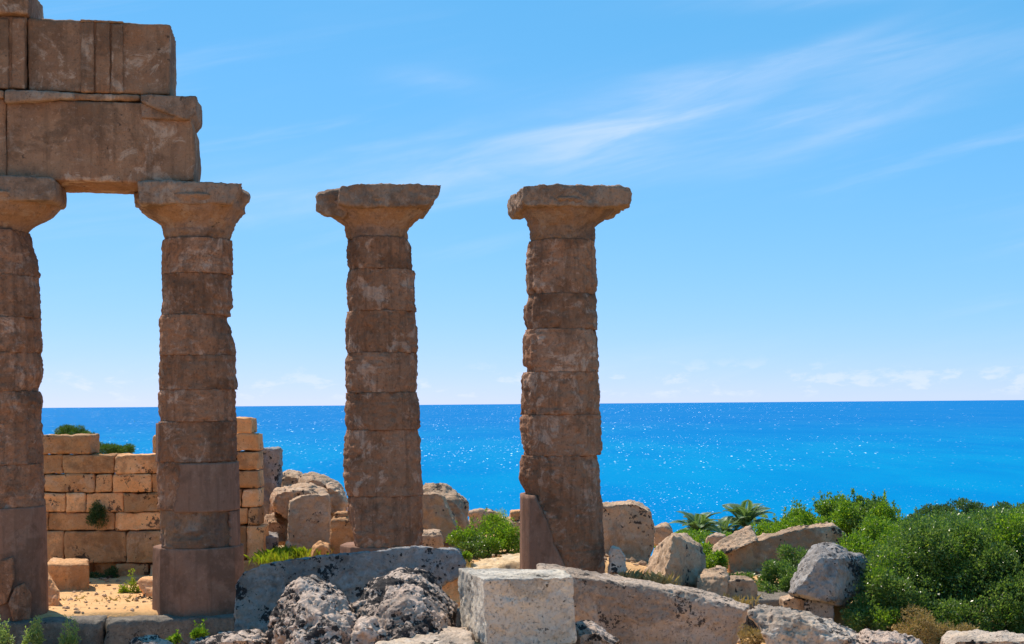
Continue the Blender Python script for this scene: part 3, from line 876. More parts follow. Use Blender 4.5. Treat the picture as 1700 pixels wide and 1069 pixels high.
for y0, y1, bl in rows:
    for a, b in bl:
        p0, p1 = P(a, y1, WD), P(b, y0, WD)
        jy = random.uniform(-0.03, 0.03)
        if y0 > 960: jy -= 0.05
        if (a, b) in ((146.5, 192.5), (245.3, 248.7)): jy += 0.38  # filler blocks, added and set back so the gaps read dark
        V, F = gridbox((p0[0] + 0.004, WD + jy, p0[2] + 0.004), (p1[0] - 0.004, WD + 0.75 + random.uniform(-0.04, 0.04), p1[2] - 0.003), 0.045, 0.014, 0.032, 0.075)
        V = V - np.array(wall.location)
        mesh_obj('wall_block', V, F, M['wall'], wall)

# ------------------------------------------------------------------ fallen stones
def rock(name, groups, mat, label, cat='stone', vox=0.04, **kw):
    kw.setdefault('big', 0.07); kw.setdefault('mid', 0.04); kw.setdefault('fine', 0.018); kw.setdefault('soften', 0)
    kw.setdefault('crack', 0.028 if kw['big'] >= 0.06 else 0.012)
    return stone(name, groups, M[mat], vox=vox, label=label, cat=cat, **kw)

# in the gap between the two left columns
rock('fallen_block', [hexa([(76, 937, 30.6), (148, 936, 30.6), (76, 993, 30.6), (147, 992, 30.6), (88, 926, 31.5), (147, 927, 31.5), (80, 985, 31.5), (147, 985, 31.5)])], 'wall',
     'orange squared block lying before the wall beside the leftmost column', 'block', big=0.03, mid=0.02)
rock('stone_wedge', [hexa([(60, 948, 28.6), (76, 943, 28.6), (100, 985, 28.3), (95, 1013, 28.2), (66, 1018, 28.2), (60, 955, 29.3), (80, 960, 29.3), (95, 985, 29.1), (70, 1010, 29.1)])], 'wall',
     'pointed ochre wedge of stone leaning beside the foot of leftmost column', big=0.03, mid=0.02)
rock('fallen_block', [hexa([(229, 962, 29.6), (240, 957, 29.8), (290, 958, 29.8), (230, 975, 29.5), (248, 1001, 29.4), (290, 1001, 29.4), (235, 962, 30.5), (290, 962, 30.5), (245, 995, 30.5), (290, 995, 30.4)])],
     'wall', 'small ochre block half hidden behind the foot of the cement-repaired column', 'block', big=0.02, mid=0.02)

# the pile between columns two and three
rock('standing_slab', [prism([(424, 744), (462, 743), (465, 748), (463, 790), (455, 900), (424, 905)], 36.2, 0.5)], 'grey', 'tall grey upright slab behind the end of the ashlar wall', 'slab', big=0.03)
rock('boulder', [lump([(461, 788), (466, 782), (476, 778), (497, 783), (507, 792), (500, 830), (463, 830)], 37.4, 1.2, 0.8, (0, 6))], 'ruin', 'topmost left boulder of the pile left of the second column from right', 'boulder', pit=0.02)
rock('boulder', [lump([(490, 796), (505, 787), (520, 782), (535, 787), (563, 804), (575, 822), (540, 830), (497, 815)], 36.9, 1.2, 0.75, (0, 7))], 'ruin', 'topmost right sloping boulder of the pile behind the second column from right', 'boulder', pit=0.02, strat=0.02)
rock('boulder', [lump([(446, 830), (449, 818), (456, 808), (488, 803), (520, 803), (548, 818), (552, 850), (500, 868), (479, 857), (453, 847)], 35.3, 1.7, 0.8, (-2, 5))], 'ruin', 'big rounded pitted boulder overhanging in the middle of the pile', 'boulder', pit=0.035, vox=0.035)
rock('fallen_block', [hexa([(480, 833, 33.4), (499, 826, 33.5), (501, 821, 33.5), (545, 821, 33.7), (551, 900, 33.6), (552, 935, 33.6), (476, 935, 33.2), (488, 828, 34.4), (546, 819, 34.5), (552, 930, 34.4), (480, 930, 34.4)])],
     'ruin', 'large dark upright block with flat shaded face in front of the boulder pile', 'block', vox=0.035, big=0.04)
rock('boulder', [lump([(538, 802), (546, 799), (558, 804), (568, 815), (579, 833), (577, 850), (552, 856), (549, 830)], 35.6, 1.0, 0.75, (-2, 4))], 'ruin', 'cracked pale boulder wedged against the second column from right', 'boulder', pit=0.03, strat=0.03, vox=0.035)
rock('fallen_block', [prism([(550, 864), (590, 862), (596, 940), (549, 940)], 31.9, 0.8), prism([(557, 853), (577, 852), (582, 866), (555, 868)], 32.2, 0.5)], 'wall', 'stepped ochre block touching the foot of the second column from right', 'block', vox=0.035, big=0.04)
rock('boulder', [lump([(431, 868), (439, 852), (456, 851), (477, 868), (480, 900), (433, 900)], 35.2, 1.2, 0.75, (4, 7))], 'ruin', 'low dark boulder under the overhang beside the wall end', 'boulder')
rock('boulder', [lump([(440, 830), (470, 815), (540, 815), (572, 850), (570, 905), (440, 905)], 36.6, 1.2, 0.85)], 'ruin', 'filler boulder added behind the pile to darken its gaps', 'boulder', vox=0.06)  # added filler, blocks the sea so the gaps in the pile stay dark
rock('stone_slab', [hexa([(436, 890, 33.6), (462, 892, 33.6), (436, 915, 33.6), (461, 915, 33.6), (437, 882, 34.6), (460, 882, 34.6), (437, 910, 34.6), (460, 910, 34.6)])], 'grey', 'small flat-topped pale slab in the grass by the wall end', 'slab', big=0.02)
rock('stone_stump', [lump([(468, 940), (471, 912), (477, 893), (484, 901), (486, 940)], 32.6, 0.4, 0.8, (0, 3))], 'ruin', 'thin pointed stone standing in grass before the dark upright block', 'stone', big=0.02, vox=0.03)
rock('stone_stump', [lump([(510, 935), (513, 918), (520, 902), (531, 897), (547, 904), (550, 935)], 31.6, 0.6, 0.8, (2, 4))], 'wall', 'squat rounded ochre stone before the dark upright block', 'stone', big=0.03, vox=0.03)

# between columns three and four
rock('boulder', [lump([(694, 816), (714, 802), (737, 803), (757, 813), (778, 834), (782, 872), (775, 900), (700, 900)], 35.0, 1.5, 0.62, (3, 10))], 'ruin', 'rounded boulder with sunlit top right of the second column from right', 'boulder', vox=0.035)
rock('broken_block', [prism([(684, 822), (705, 819), (722, 818), (734, 823), (748, 852), (760, 878), (756, 900), (684, 900)], 33.0, 0.8, (0.0, -0.05))], 'ruin', 'flat-faced slanting slab leaning before the rounded boulder', 'slab', vox=0.035, big=0.03, pit=0.015)
rock('fallen_block', [hexa([(690, 890, 31.0), (733, 888, 31.0), (690, 935, 31.0), (738, 935, 31.0), (698, 879, 31.9), (732, 878, 31.9), (695, 925, 31.9), (735, 925, 31.9)])], 'ruin', 'low block with pale sunlit top touching the second column from right', 'block', big=0.025, vox=0.035)
rock('fallen_block', [prism([(779, 849), (815, 847), (832, 852), (834, 890), (779, 890)], 38.0, 0.8)], 'ruin', 'distant broken block on the skyline between the two right columns', 'block', pit=0.03, vox=0.045)
rock('fallen_block', [prism([(830, 866), (870, 864), (872, 910), (838, 908), (832, 885)], 34.0, 0.8)], 'ruin', 'weathered block left of the cement wedge of the rightmost column', 'block', pit=0.02)
rock('cut_block', [prism([(846, 848), (868, 847), (868, 866), (846, 866)], 34.3, 0.5)], 'wall', 'small clean-cut yellow block on top of a weathered block', 'block', big=0.01, mid=0.008)
rock('paving_slab', [hexa([(765, 944, 29.9), (822, 946, 29.8), (870, 945, 29.9), (800, 925, 30.9), (870, 916, 31.6), (870, 925, 31.0), (765, 960, 29.9), (870, 960, 29.9)])], 'sand', 'broken sandy slab sunlit before the green bush', 'slab', big=0.03)
rock('paving_slab', [hexa([(826, 941, 29.4), (846, 932, 29.6), (870, 930, 29.6), (870, 955, 29.3), (826, 955, 29.3), (846, 930, 30.0), (870, 929, 30.0)])], 'sand', 'lower sandy slab beside the foot of the rightmost column', 'slab', big=0.02)

# right of column four
rock('broken_block', [prism([(990, 841), (1008, 840), (1023, 846), (1050, 834), (1064, 839), (1082, 848), (1090, 882), (1086, 912), (1072, 950), (990, 960)], 32.6, 1.0)], 'ruin', 'large flat-faced broken block just right of the rightmost column', 'block', big=0.05, vox=0.035, pit=0.012)
rock('fallen_block', [prism([(1086, 876), (1108, 874), (1118, 882), (1118, 905), (1086, 905)], 34.6, 0.6)], 'ruin', 'small dark block between the broken block and the tilted block', 'block')
rock('stone_stump', [lump([(1009, 955), (1011, 919), (1015, 906), (1031, 907), (1039, 922), (1040, 955)], 28.3, 0.4, 0.85)], 'lichen', 'small upright black-lichened stone at the foot of the rightmost column', 'stone', big=0.02, vox=0.025)
rock('tilted_block', [hexa([(1062, 962, 30.6), (1090, 907, 30.8), (1117, 883, 30.6), (1098, 972, 28.9), (1118, 890, 29.1), (1112, 925, 28.9), (1167, 908, 30.3), (1172, 938, 30.2), (1156, 975, 29.7), (1140, 885, 31.5), (1075, 960, 31.6), (1160, 970, 31.2)])],
     'ruin', 'tilted squared block with sunlit left face behind the long beam', 'block', big=0.04, vox=0.035)
rock('tilted_slab', [hexa([(1176, 908, 33.0), (1211, 889, 33.2), (1246, 873, 33.4), (1259, 897, 32.8), (1240, 905, 32.6), (1198, 922, 32.6), (1178, 921, 32.8), (1215, 884, 34.0), (1245, 872, 34.0), (1255, 890, 34.0), (1190, 905, 33.9)])],
     'ruin', 'small tilted slab with sunlit top resting against the long slab', 'slab', big=0.03, vox=0.03)
rock('boulder', [lump([(1168, 902), (1173, 889), (1188, 884), (1204, 888), (1206, 915), (1170, 915)], 34.6, 0.7, 0.8)], 'ruin', 'small brown boulder behind the small tilted slab', 'boulder')
rock('long_slab', [prism([(1203, 918), (1262, 897), (1325, 878), (1386, 872), (1398, 888), (1420, 901), (1418, 915), (1400, 985), (1270, 990), (1214, 955)], 33.0, 0.8)], 'ruin', 'long slanting slab rising among bushes on the right', 'slab', vox=0.035, big=0.05, pit=0.012)
rock('fallen_block', [hexa([(1158, 959, 29.0), (1171, 950, 29.1), (1205, 957, 28.7), (1208, 1000, 28.6), (1156, 1000, 28.8), (1172, 944, 29.8), (1195, 937, 30.0), (1216, 954, 29.6), (1215, 995, 29.5)])], 'ruin', 'squat block with sunlit ochre top behind the long beam', 'block', big=0.03, vox=0.03)
rock('fallen_block', [prism([(1207, 966), (1225, 961), (1252, 964), (1257, 985), (1254, 1010), (1207, 1010)], 28.8, 0.7)], 'ruin', 'shaded brown block under the lower end of the long slab', 'block', big=0.03, vox=0.03)
rock('boulder', [hexa([(1308, 984, 28.2), (1324, 940, 28.6), (1341, 911, 28.6), (1360, 897, 28.6), (1383, 898, 28.6), (1430, 920, 28.8), (1443, 936, 28.8), (1433, 978, 28.5), (1406, 1011, 28.2), (1383, 1003, 27.6), (1341, 994, 27.5),
                       (1330, 945, 27.9), (1318, 985, 27.5), (1395, 925, 27.5), (1385, 1000, 27.3), (1335, 935, 27.9), (1362, 925, 27.4), (1400, 930, 29.8), (1350, 925, 29.8), (1400, 1000, 29.6), (1330, 985, 29.5)])],
     'grey', 'big angular boulder perched on small stones in front of the bushes', 'boulder', vox=0.03, pit=0.03, big=0.05)
rock('prop_stone', [prism([(1302, 997), (1318, 991), (1342, 995), (1345, 1030), (1302, 1030)], 27.9, 0.5)], 'ruin', 'left small stone propping up the big angular boulder', 'stone', big=0.02, vox=0.03)
rock('prop_stone', [prism([(1344, 994), (1384, 1004), (1384, 1040), (1338, 1040), (1336, 1008)], 27.75, 0.6)], 'grey', 'right small stone propping up the big angular boulder', 'stone', big=0.02, vox=0.03)

# foreground
rock('long_slab', [prism([(391, 968), (402, 951), (435, 935), (489, 927), (584, 919), (700, 907), (758, 910), (769, 935), (762, 957), (720, 962), (640, 1005), (500, 1070), (388, 1060)], 24.0, 0.75, (0.0, -0.09))], 'grey',
     'long blue-grey slanting slab at the feet of the two middle columns', 'slab', vox=0.03, big=0.045, mid=0.02, pit=0.012)
rock('fallen_block', [prism([(716, 958), (775, 950), (780, 1010), (700, 1010)], 24.1, 0.7)], 'wall', 'orange stone under the right end of the blue-grey slab', 'block', vox=0.03, big=0.03)
rock('pitted_boulder', [lump([(442, 1045), (448, 1016), (475, 988), (485, 963), (497, 960), (540, 973), (577, 1003), (598, 1030), (600, 1100), (450, 1110)], 20.5, 2.2, 0.55, (12, 26), tilt=0.004)], 'lichen',
     'left of two pitted pale boulders heavily blotched with black lichen', 'boulder', vox=0.02, pit=0.055, pitscale=6.0, big=0.08, mid=0.05, fine=0.02)
rock('pitted_boulder', [lump([(584, 1002), (612, 968), (640, 954), (664, 946), (693, 951), (728, 977), (760, 1005), (764, 1060), (700, 1100), (590, 1080)], 20.8, 2.2, 0.55, (12, 26), tilt=0.004)], 'lichen',
     'right of two pitted pale boulders, with a ridge running down its face', 'boulder', vox=0.02, pit=0.045, pitscale=6.0, big=0.08, mid=0.04, fine=0.018)
rock('pitted_stone', [lump([(575, 1068), (585, 1040), (599, 1026), (620, 1024), (640, 1038), (655, 1052), (660, 1100), (580, 1100)], 19.9, 0.7, 0.75, (0, 8))], 'lichen', 'small pitted stone at the foot between the two pitted boulders', 'stone', vox=0.02, pit=0.035, pitscale=7.0, mid=0.04)
rock('stone_slab', [hexa([(600, 1073, 18.6), (790, 1070, 18.5), (728, 1046, 19.9), (762, 1039, 20.3), (775, 1040, 20.3), (600, 1140, 18.6), (790, 1140, 18.5), (765, 1120, 20.2), (650, 1060, 19.4)])], 'block', 'flat pale slab lit by sun at the bottom beside the cube-shaped block', 'slab', vox=0.03, big=0.03)
rock('cube_block', [hexa([(801, 960, 18.9), (953, 957, 18.95), (806, 1078, 18.9), (956, 1070, 18.95), (761, 943, 20.9), (930, 944, 20.5), (763, 1053, 20.9), (940, 1056, 20.4)])], 'cube',
     'big cube-shaped pale block with sunlit left side in the foreground', 'block', vox=0.02, soften=2, big=0.03, mid=0.018, fine=0.008, pit=0.014, pitscale=5.0)
rock('pitted_stone', [lump([(948, 1040), (962, 1033), (990, 1034), (1012, 1048), (1030, 1062), (1030, 1110), (948, 1110)], 19.9, 0.9, 0.75, (2, 8))], 'lichen', 'low pitted stone at the bottom right of the cube-shaped block', 'stone', vox=0.022, pit=0.035, mid=0.04)
rock('long_beam', [hexa([(892, 946, 21.9), (1160, 985, 21.6), (1238, 1012, 21.4), (1222, 1045, 21.4), (1205, 1100, 21.4), (900, 1100, 21.9), (892, 937, 22.8), (915, 937, 22.8), (1165, 977, 22.5), (1247, 1004, 22.2), (1215, 1080, 22.2), (900, 1080, 22.8)])], 'beam',
     'long fallen architrave beam sloping down to the right behind the cube block', 'beam', vox=0.026, big=0.035, mid=0.02, pit=0.014, pitscale=5.0)
rock('broken_slab', [hexa([(1240, 1016, 20.5), (1263, 1052, 20.2), (1290, 1085, 20.2), (1256, 1003, 20.7), (1297, 1005, 20.9), (1330, 1020, 20.3), (1330, 1100, 20.0)]),
                     hexa([(1297, 1005, 20.9), (1316, 1014, 20.9), (1337, 1013, 21.1), (1373, 1030, 21.0), (1405, 1037, 21.0), (1437, 1050, 20.9), (1460, 1068, 20.8), (1300, 1020, 20.3), (1400, 1060, 20.1), (1450, 1085, 20.1), (1290, 1100, 20.1), (1460, 1110, 20.2), (1470, 1100, 20.8)])], 'block',
     'jagged pale broken slab sloping down right below the big angular boulder', 'slab', vox=0.022, big=0.05, mid=0.04, pit=0.03, strat=0.02)
rock('pitted_stone', [lump([(1425, 1062), (1440, 1050), (1470, 1052), (1500, 1056), (1535, 1068), (1540, 1100), (1425, 1100)], 20.4, 0.8, 0.75, (0, 6))], 'lichen', 'low dark pitted stone at the bottom right of the jagged slab', 'stone', vox=0.022, pit=0.04, mid=0.04)
rock('stone_slab', [lump([(1564, 1066), (1580, 1055), (1610, 1052), (1700, 1054), (1760, 1060), (1760, 1110), (1564, 1110)], 19.6, 1.0, 0.85, (0, 6))], 'block', 'flat-topped pale slab in the bottom right corner', 'slab', vox=0.025, big=0.05)
rock('pitted_stone', [lump([(310, 1064), (345, 1060), (395, 1053), (425, 1052), (450, 1058), (455, 1100), (310, 1100)], 20.6, 0.7, 0.8, (0, 6))], 'lichen', 'low pale pitted stones at the bottom left of the pitted boulders', 'stone', vox=0.025, pit=0.03)
rock('pitted_stone', [lump([(212, 1069), (228, 1060), (250, 1060), (285, 1070), (285, 1100), (212, 1100)], 20.6, 0.6, 0.8, (0, 6))], 'lichen', 'small pale stone peeping up at the bottom left edge', 'stone', vox=0.025, pit=0.02)

# ------------------------------------------------------------------ vegetation
def leaf_mesh(name, Pn, Dn, L, Wd, mat, parent, loc, rng):
    """one small folded leaf per point; Dn = growing direction"""
    n = len(Pn)
    r = rng.normal(size=(n, 3))
    s = np.cross(Dn, r); s /= np.maximum(np.linalg.norm(s, axis=1), 1e-6)[:, None]
    up = np.cross(s, Dn)
    L = (L * rng.uniform(0.6, 1.3, n))[:, None]; w = L * Wd
    A = Pn; B = Pn + Dn * L * 0.5 + s * w + up * L * 0.08; C = Pn + Dn * L; E = Pn + Dn * L * 0.5 - s * w + up * L * 0.08
    V = np.stack([A, B, C, E], 1).reshape(-1, 3)
    F = np.arange(4 * n).reshape(n, 4)
    return mesh_obj(name, V, F, mat, parent, smooth=False) if parent else mesh_obj(name, V, F, mat, None, loc, smooth=False)

def tube(pts, radii, sides=6):
    V, F = [], []
    pts = [np.array(p, float) for p in pts]
    for i, p in enumerate(pts):
        t = pts[min(i + 1, len(pts) - 1)] - pts[max(i - 1, 0)]
        t /= max(np.linalg.norm(t), 1e-6)
        a = np.cross(t, (0.31, 0.77, 0.55)); a /= np.linalg.norm(a); b = np.cross(t, a)
        for k in range(sides):
            q = 2 * math.pi * k / sides
            V.append(p + radii[i] * (a * math.cos(q) + b * math.sin(q)))
    for i in range(len(pts) - 1):
        for k in range(sides):
            F.append((i * sides + k, i * sides + (k + 1) % sides, (i + 1) * sides + (k + 1) % sides, (i + 1) * sides + k))
    return V, F

_bs = [100]
def bush(name, label, blobs, n, leaf, mat, cat='bush', group=None, wd=0.24, shoots=0, lumpy=0.3, mat2=None, frac2=0.0, upb=0.35, base=None, stems=True):
    """blobs: (px, py, D, rx, ry, rz) clumps of the crown in photo pixels / metres"""
    _bs[0] += 1
    rng = np.random.default_rng(_bs[0])
    B = [(P(b[0], b[1], b[2]), np.array(b[3:6], float)) for b in blobs]
    cen = np.mean([b[0] for b in B], 0)
    lowz = min(b[0][2] - b[1][2] for b in B)
    if base is None: base = min(lowz, gz(cen[0], cen[1]))
    root = np.array((cen[0], cen[1], base))
    e = empty(name, root.tolist()); tag(e, label, cat, group)
    fine_b = []
    for c, r in B:
        k = int(6 + 9 * min(2.0, r.mean() / 0.6))
        fine_b.append((c, r * 0.72))
        for _ in range(k):
            d = rng.normal(size=3); d /= np.linalg.norm(d)
            if d[2] < -0.5: continue
            fine_b.append((c + d * r * rng.uniform(0.68, 0.92), r * rng.uniform(0.2, 0.42)))
    B0, B = B, fine_b
    vol = np.array([(b[1][0] * b[1][1] + b[1][1] * b[1][2] + b[1][0] * b[1][2]) for b in B]); vol /= vol.sum()
    Ps, Ds = [], []
    for (c, r), f in zip(B, vol):
        k = int(n * f)
        d = rng.normal(size=(k, 3)); d /= np.linalg.norm(d, axis=1)[:, None]
        lum = 1.0 + lumpy * fbm(d * 2.3 + c * 3.1, 3) + 0.16 * fbm(d * 7.0 + c, 2)
        rad = (1 - 0.55 * rng.random(k) ** 1.8) * lum
        p = c + d * r * rad[:, None]
        g = d * 0.8 + np.array((0, 0, upb)) + rng.normal(size=(k, 3)) * 0.55
        g /= np.linalg.norm(g, axis=1)[:, None]
        Ps.append(p); Ds.append(g)
        for _ in range(int(shoots * f)):
            dd = rng.normal(size=3); dd[2] = abs(dd[2]) + 0.3; dd /= np.linalg.norm(dd)
            s0 = c + dd * r * rng.uniform(0.85, 1.05)
            ax = np.array((rng.normal() * 0.18, rng.normal() * 0.18, 1.0)); ax /= np.linalg.norm(ax)
            ln_ = 0.10 + 0.34 * rng.random() ** 1.6
            m_ = int(14 + 60 * ln_)
            tt = rng.random(m_)
            q = s0 + ax * (tt * ln_)[:, None] + rng.normal(size=(m_, 3)) * 0.018
            gd = ax * 0.8 + rng.normal(size=(m_, 3)) * 0.6; gd /= np.linalg.norm(gd, axis=1)[:, None]
            Ps.append(q); Ds.append(gd)
    Pn = np.vstack(Ps); Dn = np.vstack(Ds)
    keep = Pn[:, 2] > base - 0.05
    Pn, Dn = Pn[keep], Dn[keep]
    if mat2:
        sel = (fbm(Pn * 0.9 + 3.3, 3) + rng.normal(size=len(Pn)) * 0.12) > (0.45 - frac2)
        leaf_mesh('foliage', Pn[sel] - root, Dn[sel], leaf, wd, M[mat2], e, None, rng)
        Pn, Dn = Pn[~sel], Dn[~sel]
    leaf_mesh('foliage', Pn - root, Dn, leaf, wd, M[mat], e, None, rng)
    V, F = [], []
    for (c, r) in (B0 if stems else []):
        for k in range(5):
            tip = c + rng.normal(size=3) * r * 0.35
            st = root + np.array((rng.normal() * 0.1 + (c[0] - root[0]) * 0.4, rng.normal() * 0.1 + (c[1] - root[1]) * 0.4, 0.0))
            mid = (st + tip) / 2 + rng.normal(size=3) * 0.08
            v, f = tube([st - root, mid - root, tip - root], [0.03, 0.02, 0.008], 5)
            F += [tuple(len(V) + q for q in x) for x in f]; V += v
    if V: mesh_obj('branches', V, F, M['bark'], e)
    return e

BG = 'bushes on the slope to the right'
bush('bush', 'huge dark green glossy bush filling the lower right corner',
     [(1500, 985, 28.2, 0.95, 1.0, 0.85), (1570, 950, 28.6, 1.2, 1.2, 1.0), (1650, 930, 28.6, 1.2, 1.2, 1.0), (1640, 1010, 27.6, 1.2, 1.0, 0.9), (1730, 960, 28.2, 1.2, 1.2, 1.2), (1540, 1030, 27.4, 0.7, 0.8, 0.55), (1450, 1022, 27.6, 0.5, 0.6, 0.45), (1420, 1030, 27.2, 0.25, 0.3, 0.25)],
     150000, 0.062, 'lentisk', group=BG, shoots=110, lumpy=0.45, mat2='bright', frac2=-0.05)
bush('bush', 'tall bush with spiky yellow-green shoots behind the long slanting slab',
     [(1400, 872, 38.0, 0.95, 1.0, 0.72), (1340, 882, 37.6, 0.9, 0.9, 0.5), (1460, 875, 38.0, 0.75, 0.9, 0.7), (1385, 848, 38.2, 0.5, 0.5, 0.3), (1430, 850, 38.2, 0.45, 0.4, 0.28)],
     42000, 0.075, 'bright', group=BG, shoots=240, mat2='lentisk', frac2=0.2)
bush('bush', 'round dark grey-green bush on the skyline at right',
     [(1590, 852, 50.0, 0.85, 1.0, 0.6), (1545, 862, 50.0, 0.8, 0.9, 0.5), (1560, 885, 49.5, 1.2, 1.0, 0.6)], 22000, 0.08, 'dark', group=BG, lumpy=0.22)
bush('bush', 'dark bush on the skyline cut by the right picture edge',
     [(1670, 862, 48.0, 0.7, 0.9, 0.5), (1715, 858, 48.0, 0.8, 0.9, 0.55)], 14000, 0.08, 'dark', group=BG, lumpy=0.25)
bush('bush', 'broad mid-green bush between the skyline bushes and the huge corner bush',
     [(1590, 905, 34.5, 1.6, 1.2, 0.75), (1680, 895, 34.8, 1.4, 1.2, 0.75), (1520, 915, 34.0, 0.9, 1.0, 0.7)], 50000, 0.065, 'lentisk', group=BG, shoots=70, mat2='bright', frac2=0.05)
bush('bush', 'yellow-green bush right of the long slanting slab',
     [(1460, 905, 33.6, 0.7, 0.8, 0.55), (1430, 925, 32.2, 0.5, 0.6, 0.5), (1500, 925, 32.5, 0.6, 0.7, 0.6), (1470, 960, 31.0, 0.6, 0.6, 0.6)], 26000, 0.06, 'bright', group=BG, shoots=90, mat2='lentisk', frac2=0.05)
bush('bush', 'green bush between the long slanting slab and the big angular boulder',
     [(1290, 970, 30.6, 0.45, 0.5, 0.5), (1325, 935, 31.2, 0.4, 0.5, 0.45), (1275, 985, 29.8, 0.25, 0.35, 0.25), (1320, 970, 29.9, 0.3, 0.4, 0.4)], 17000, 0.055, 'lentisk', group=BG)
bush('bush', 'low bright green bush behind the small tilted slab',
     [(1275, 895, 36.5, 0.55, 0.7, 0.4), (1310, 880, 37.0, 0.5, 0.7, 0.35), (1240, 905, 36.0, 0.4, 0.6, 0.3)], 14000, 0.065, 'bright', group=BG, shoots=30)
bush('bush', 'low olive-green bush left of the palms behind the tilted block',
     [(1120, 905, 40.0, 0.7, 0.8, 0.35), (1165, 905, 42.0, 0.9, 0.8, 0.4), (1215, 908, 41.0, 0.8, 0.8, 0.4)], 14000, 0.07, 'bright', group=BG, mat2='lentisk', frac2=0.1)
bush('bush', 'low shaded scrub under the small tilted slab',
     [(1190, 958, 30.9, 0.35, 0.4, 0.18), (1230, 962, 31.2, 0.4, 0.4, 0.2), (1280, 985, 30.4, 0.5, 0.5, 0.2), (1150, 955, 31.0, 0.3, 0.3, 0.12)], 9000, 0.05, 'lentisk', group=BG, mat2='dry', frac2=0.15)
bush('bush', 'small bright bush squeezed between tilted block and long slab',
     [(1185, 932, 31.6, 0.28, 0.35, 0.3), (1172, 920, 32.0, 0.2, 0.3, 0.22)], 4500, 0.05, 'bright', group=BG)
bush('bush', 'dry brown twiggy bush at the bottom of the huge corner bush', [(1525, 1045, 26.4, 0.45, 0.4, 0.35), (1590, 1055, 26.2, 0.35, 0.3, 0.25)], 5000, 0.06, 'dry', group=BG, wd=0.1, lumpy=0.5)
bush('bush', 'dry brown plant in the gap between beam and jagged slab', [(1248, 1058, 21.0, 0.22, 0.25, 0.2)], 1800, 0.04, 'dry', wd=0.12, lumpy=0.5, base=0.35)
bush('bush', 'bright green bush growing between the two right columns',
     [(775, 900, 32.2, 0.42, 0.45, 0.36), (815, 895, 32.6, 0.5, 0.5, 0.45), (850, 905, 32.2, 0.35, 0.4, 0.38), (800, 912, 31.8, 0.5, 0.4, 0.25), (822, 875, 33.0, 0.3, 0.3, 0.28)],
     17000, 0.05, 'bright', shoots=70, mat2='lentisk', frac2=0.12, base=0.35)
bush('feathery_plant', 'thin feathery plant on the skyline between the two right columns', [(832, 862, 35.0, 0.22, 0.25, 0.28), (842, 875, 35.0, 0.25, 0.25, 0.25)], 2200, 0.06, 'sage', cat='plant', wd=0.07, base=0.5)
bush('pine_bush', 'rounded green pine crown showing above the wall', [(122, 722, 44.0, 0.48, 0.6, 0.26), (140, 726, 44.0, 0.3, 0.5, 0.22)], 12000, 0.10, 'pine', wd=0.06, lumpy=0.2, group='pines behind the wall')
bush('pine_bush', 'low green pine tops above the wall right of the rounded crown', [(172, 748, 44.0, 0.5, 0.5, 0.22), (205, 750, 44.0, 0.35, 0.5, 0.18)], 10000, 0.10, 'pine', wd=0.06, lumpy=0.3, group='pines behind the wall')
bush('caper_bush', 'dark green tuft growing out of the wall face', [(165, 862, 33.15, 0.26, 0.16, 0.28), (160, 845, 33.15, 0.12, 0.1, 0.16)], 3600, 0.05, 'dark', cat='plant', wd=0.12, base=P(165, 885, 33.2)[2], lumpy=0.4, stems=False)
bush('caper_bush', 'dark green growth in the shaded gap at the wall foot', [(160, 962, 33.1, 0.24, 0.16, 0.22), (185, 958, 33.1, 0.2, 0.15, 0.2)], 3200, 0.05, 'dark', cat='plant', wd=0.14, base=0.0)
bush('herb', 'vivid yellow-green herb on the sunlit floor before the wall', [(205, 985, 30.2, 0.10, 0.12, 0.17), (222, 983, 30.2, 0.12, 0.12, 0.18), (235, 990, 30.2, 0.08, 0.1, 0.12)], 900, 0.055, 'herb', cat='plant', shoots=18, base=0.0)
bush('herb', 'pale green cushion herb on the floor left of the yellow-green herb', [(140, 1000, 29.6, 0.22, 0.2, 0.07)], 1500, 0.045, 'sage', cat='plant', wd=0.08, base=0.0)
bush('herb', 'dry brownish tuft on the sunlit floor between the two herbs', [(190, 1004, 29.4, 0.14, 0.12, 0.10)], 1000, 0.05, 'dry', cat='plant', wd=0.06, base=0.0)
bush('herb', 'yellowish herb at the back of the sunlit floor by the small block', [(243, 999, 29.3, 0.12, 0.1, 0.05)], 500, 0.04, 'sage', cat='plant', wd=0.08, base=0.0)
bush('shrub', 'leafy stalks at the bottom left corner', [(8, 1066, 24.6, 0.22, 0.2, 0.16), (-10, 1070, 24.6, 0.25, 0.2, 0.2)], 900, 0.06, 'sage', cat='plant', shoots=26, wd=0.2)
bush('shrub', 'loose pale leafy stalks second from the left along the bottom edge', [(54, 1068, 24.4, 0.18, 0.2, 0.14), (62, 1062, 24.4, 0.08, 0.1, 0.14)], 800, 0.055, 'sage', cat='plant', shoots=26, wd=0.2)
bush('shrub', 'thin leafy stalks below the sunlit floor gap', [(114, 1068, 24.4, 0.16, 0.15, 0.13)], 600, 0.05, 'sage', cat='plant', shoots=18, wd=0.2)
bush('shrub', 'small green shrub below the cement-repaired column', [(331, 1055, 24.4, 0.14, 0.14, 0.13), (290, 1062, 24.4, 0.12, 0.1, 0.08)], 1500, 0.05, 'bright', cat='plant', shoots=10)
bush('herb', 'short green herb on top beside the sandy slabs', [(775, 925, 30.2, 0.14, 0.12, 0.12)], 900, 0.045, 'bright', cat='plant', base=0.5)

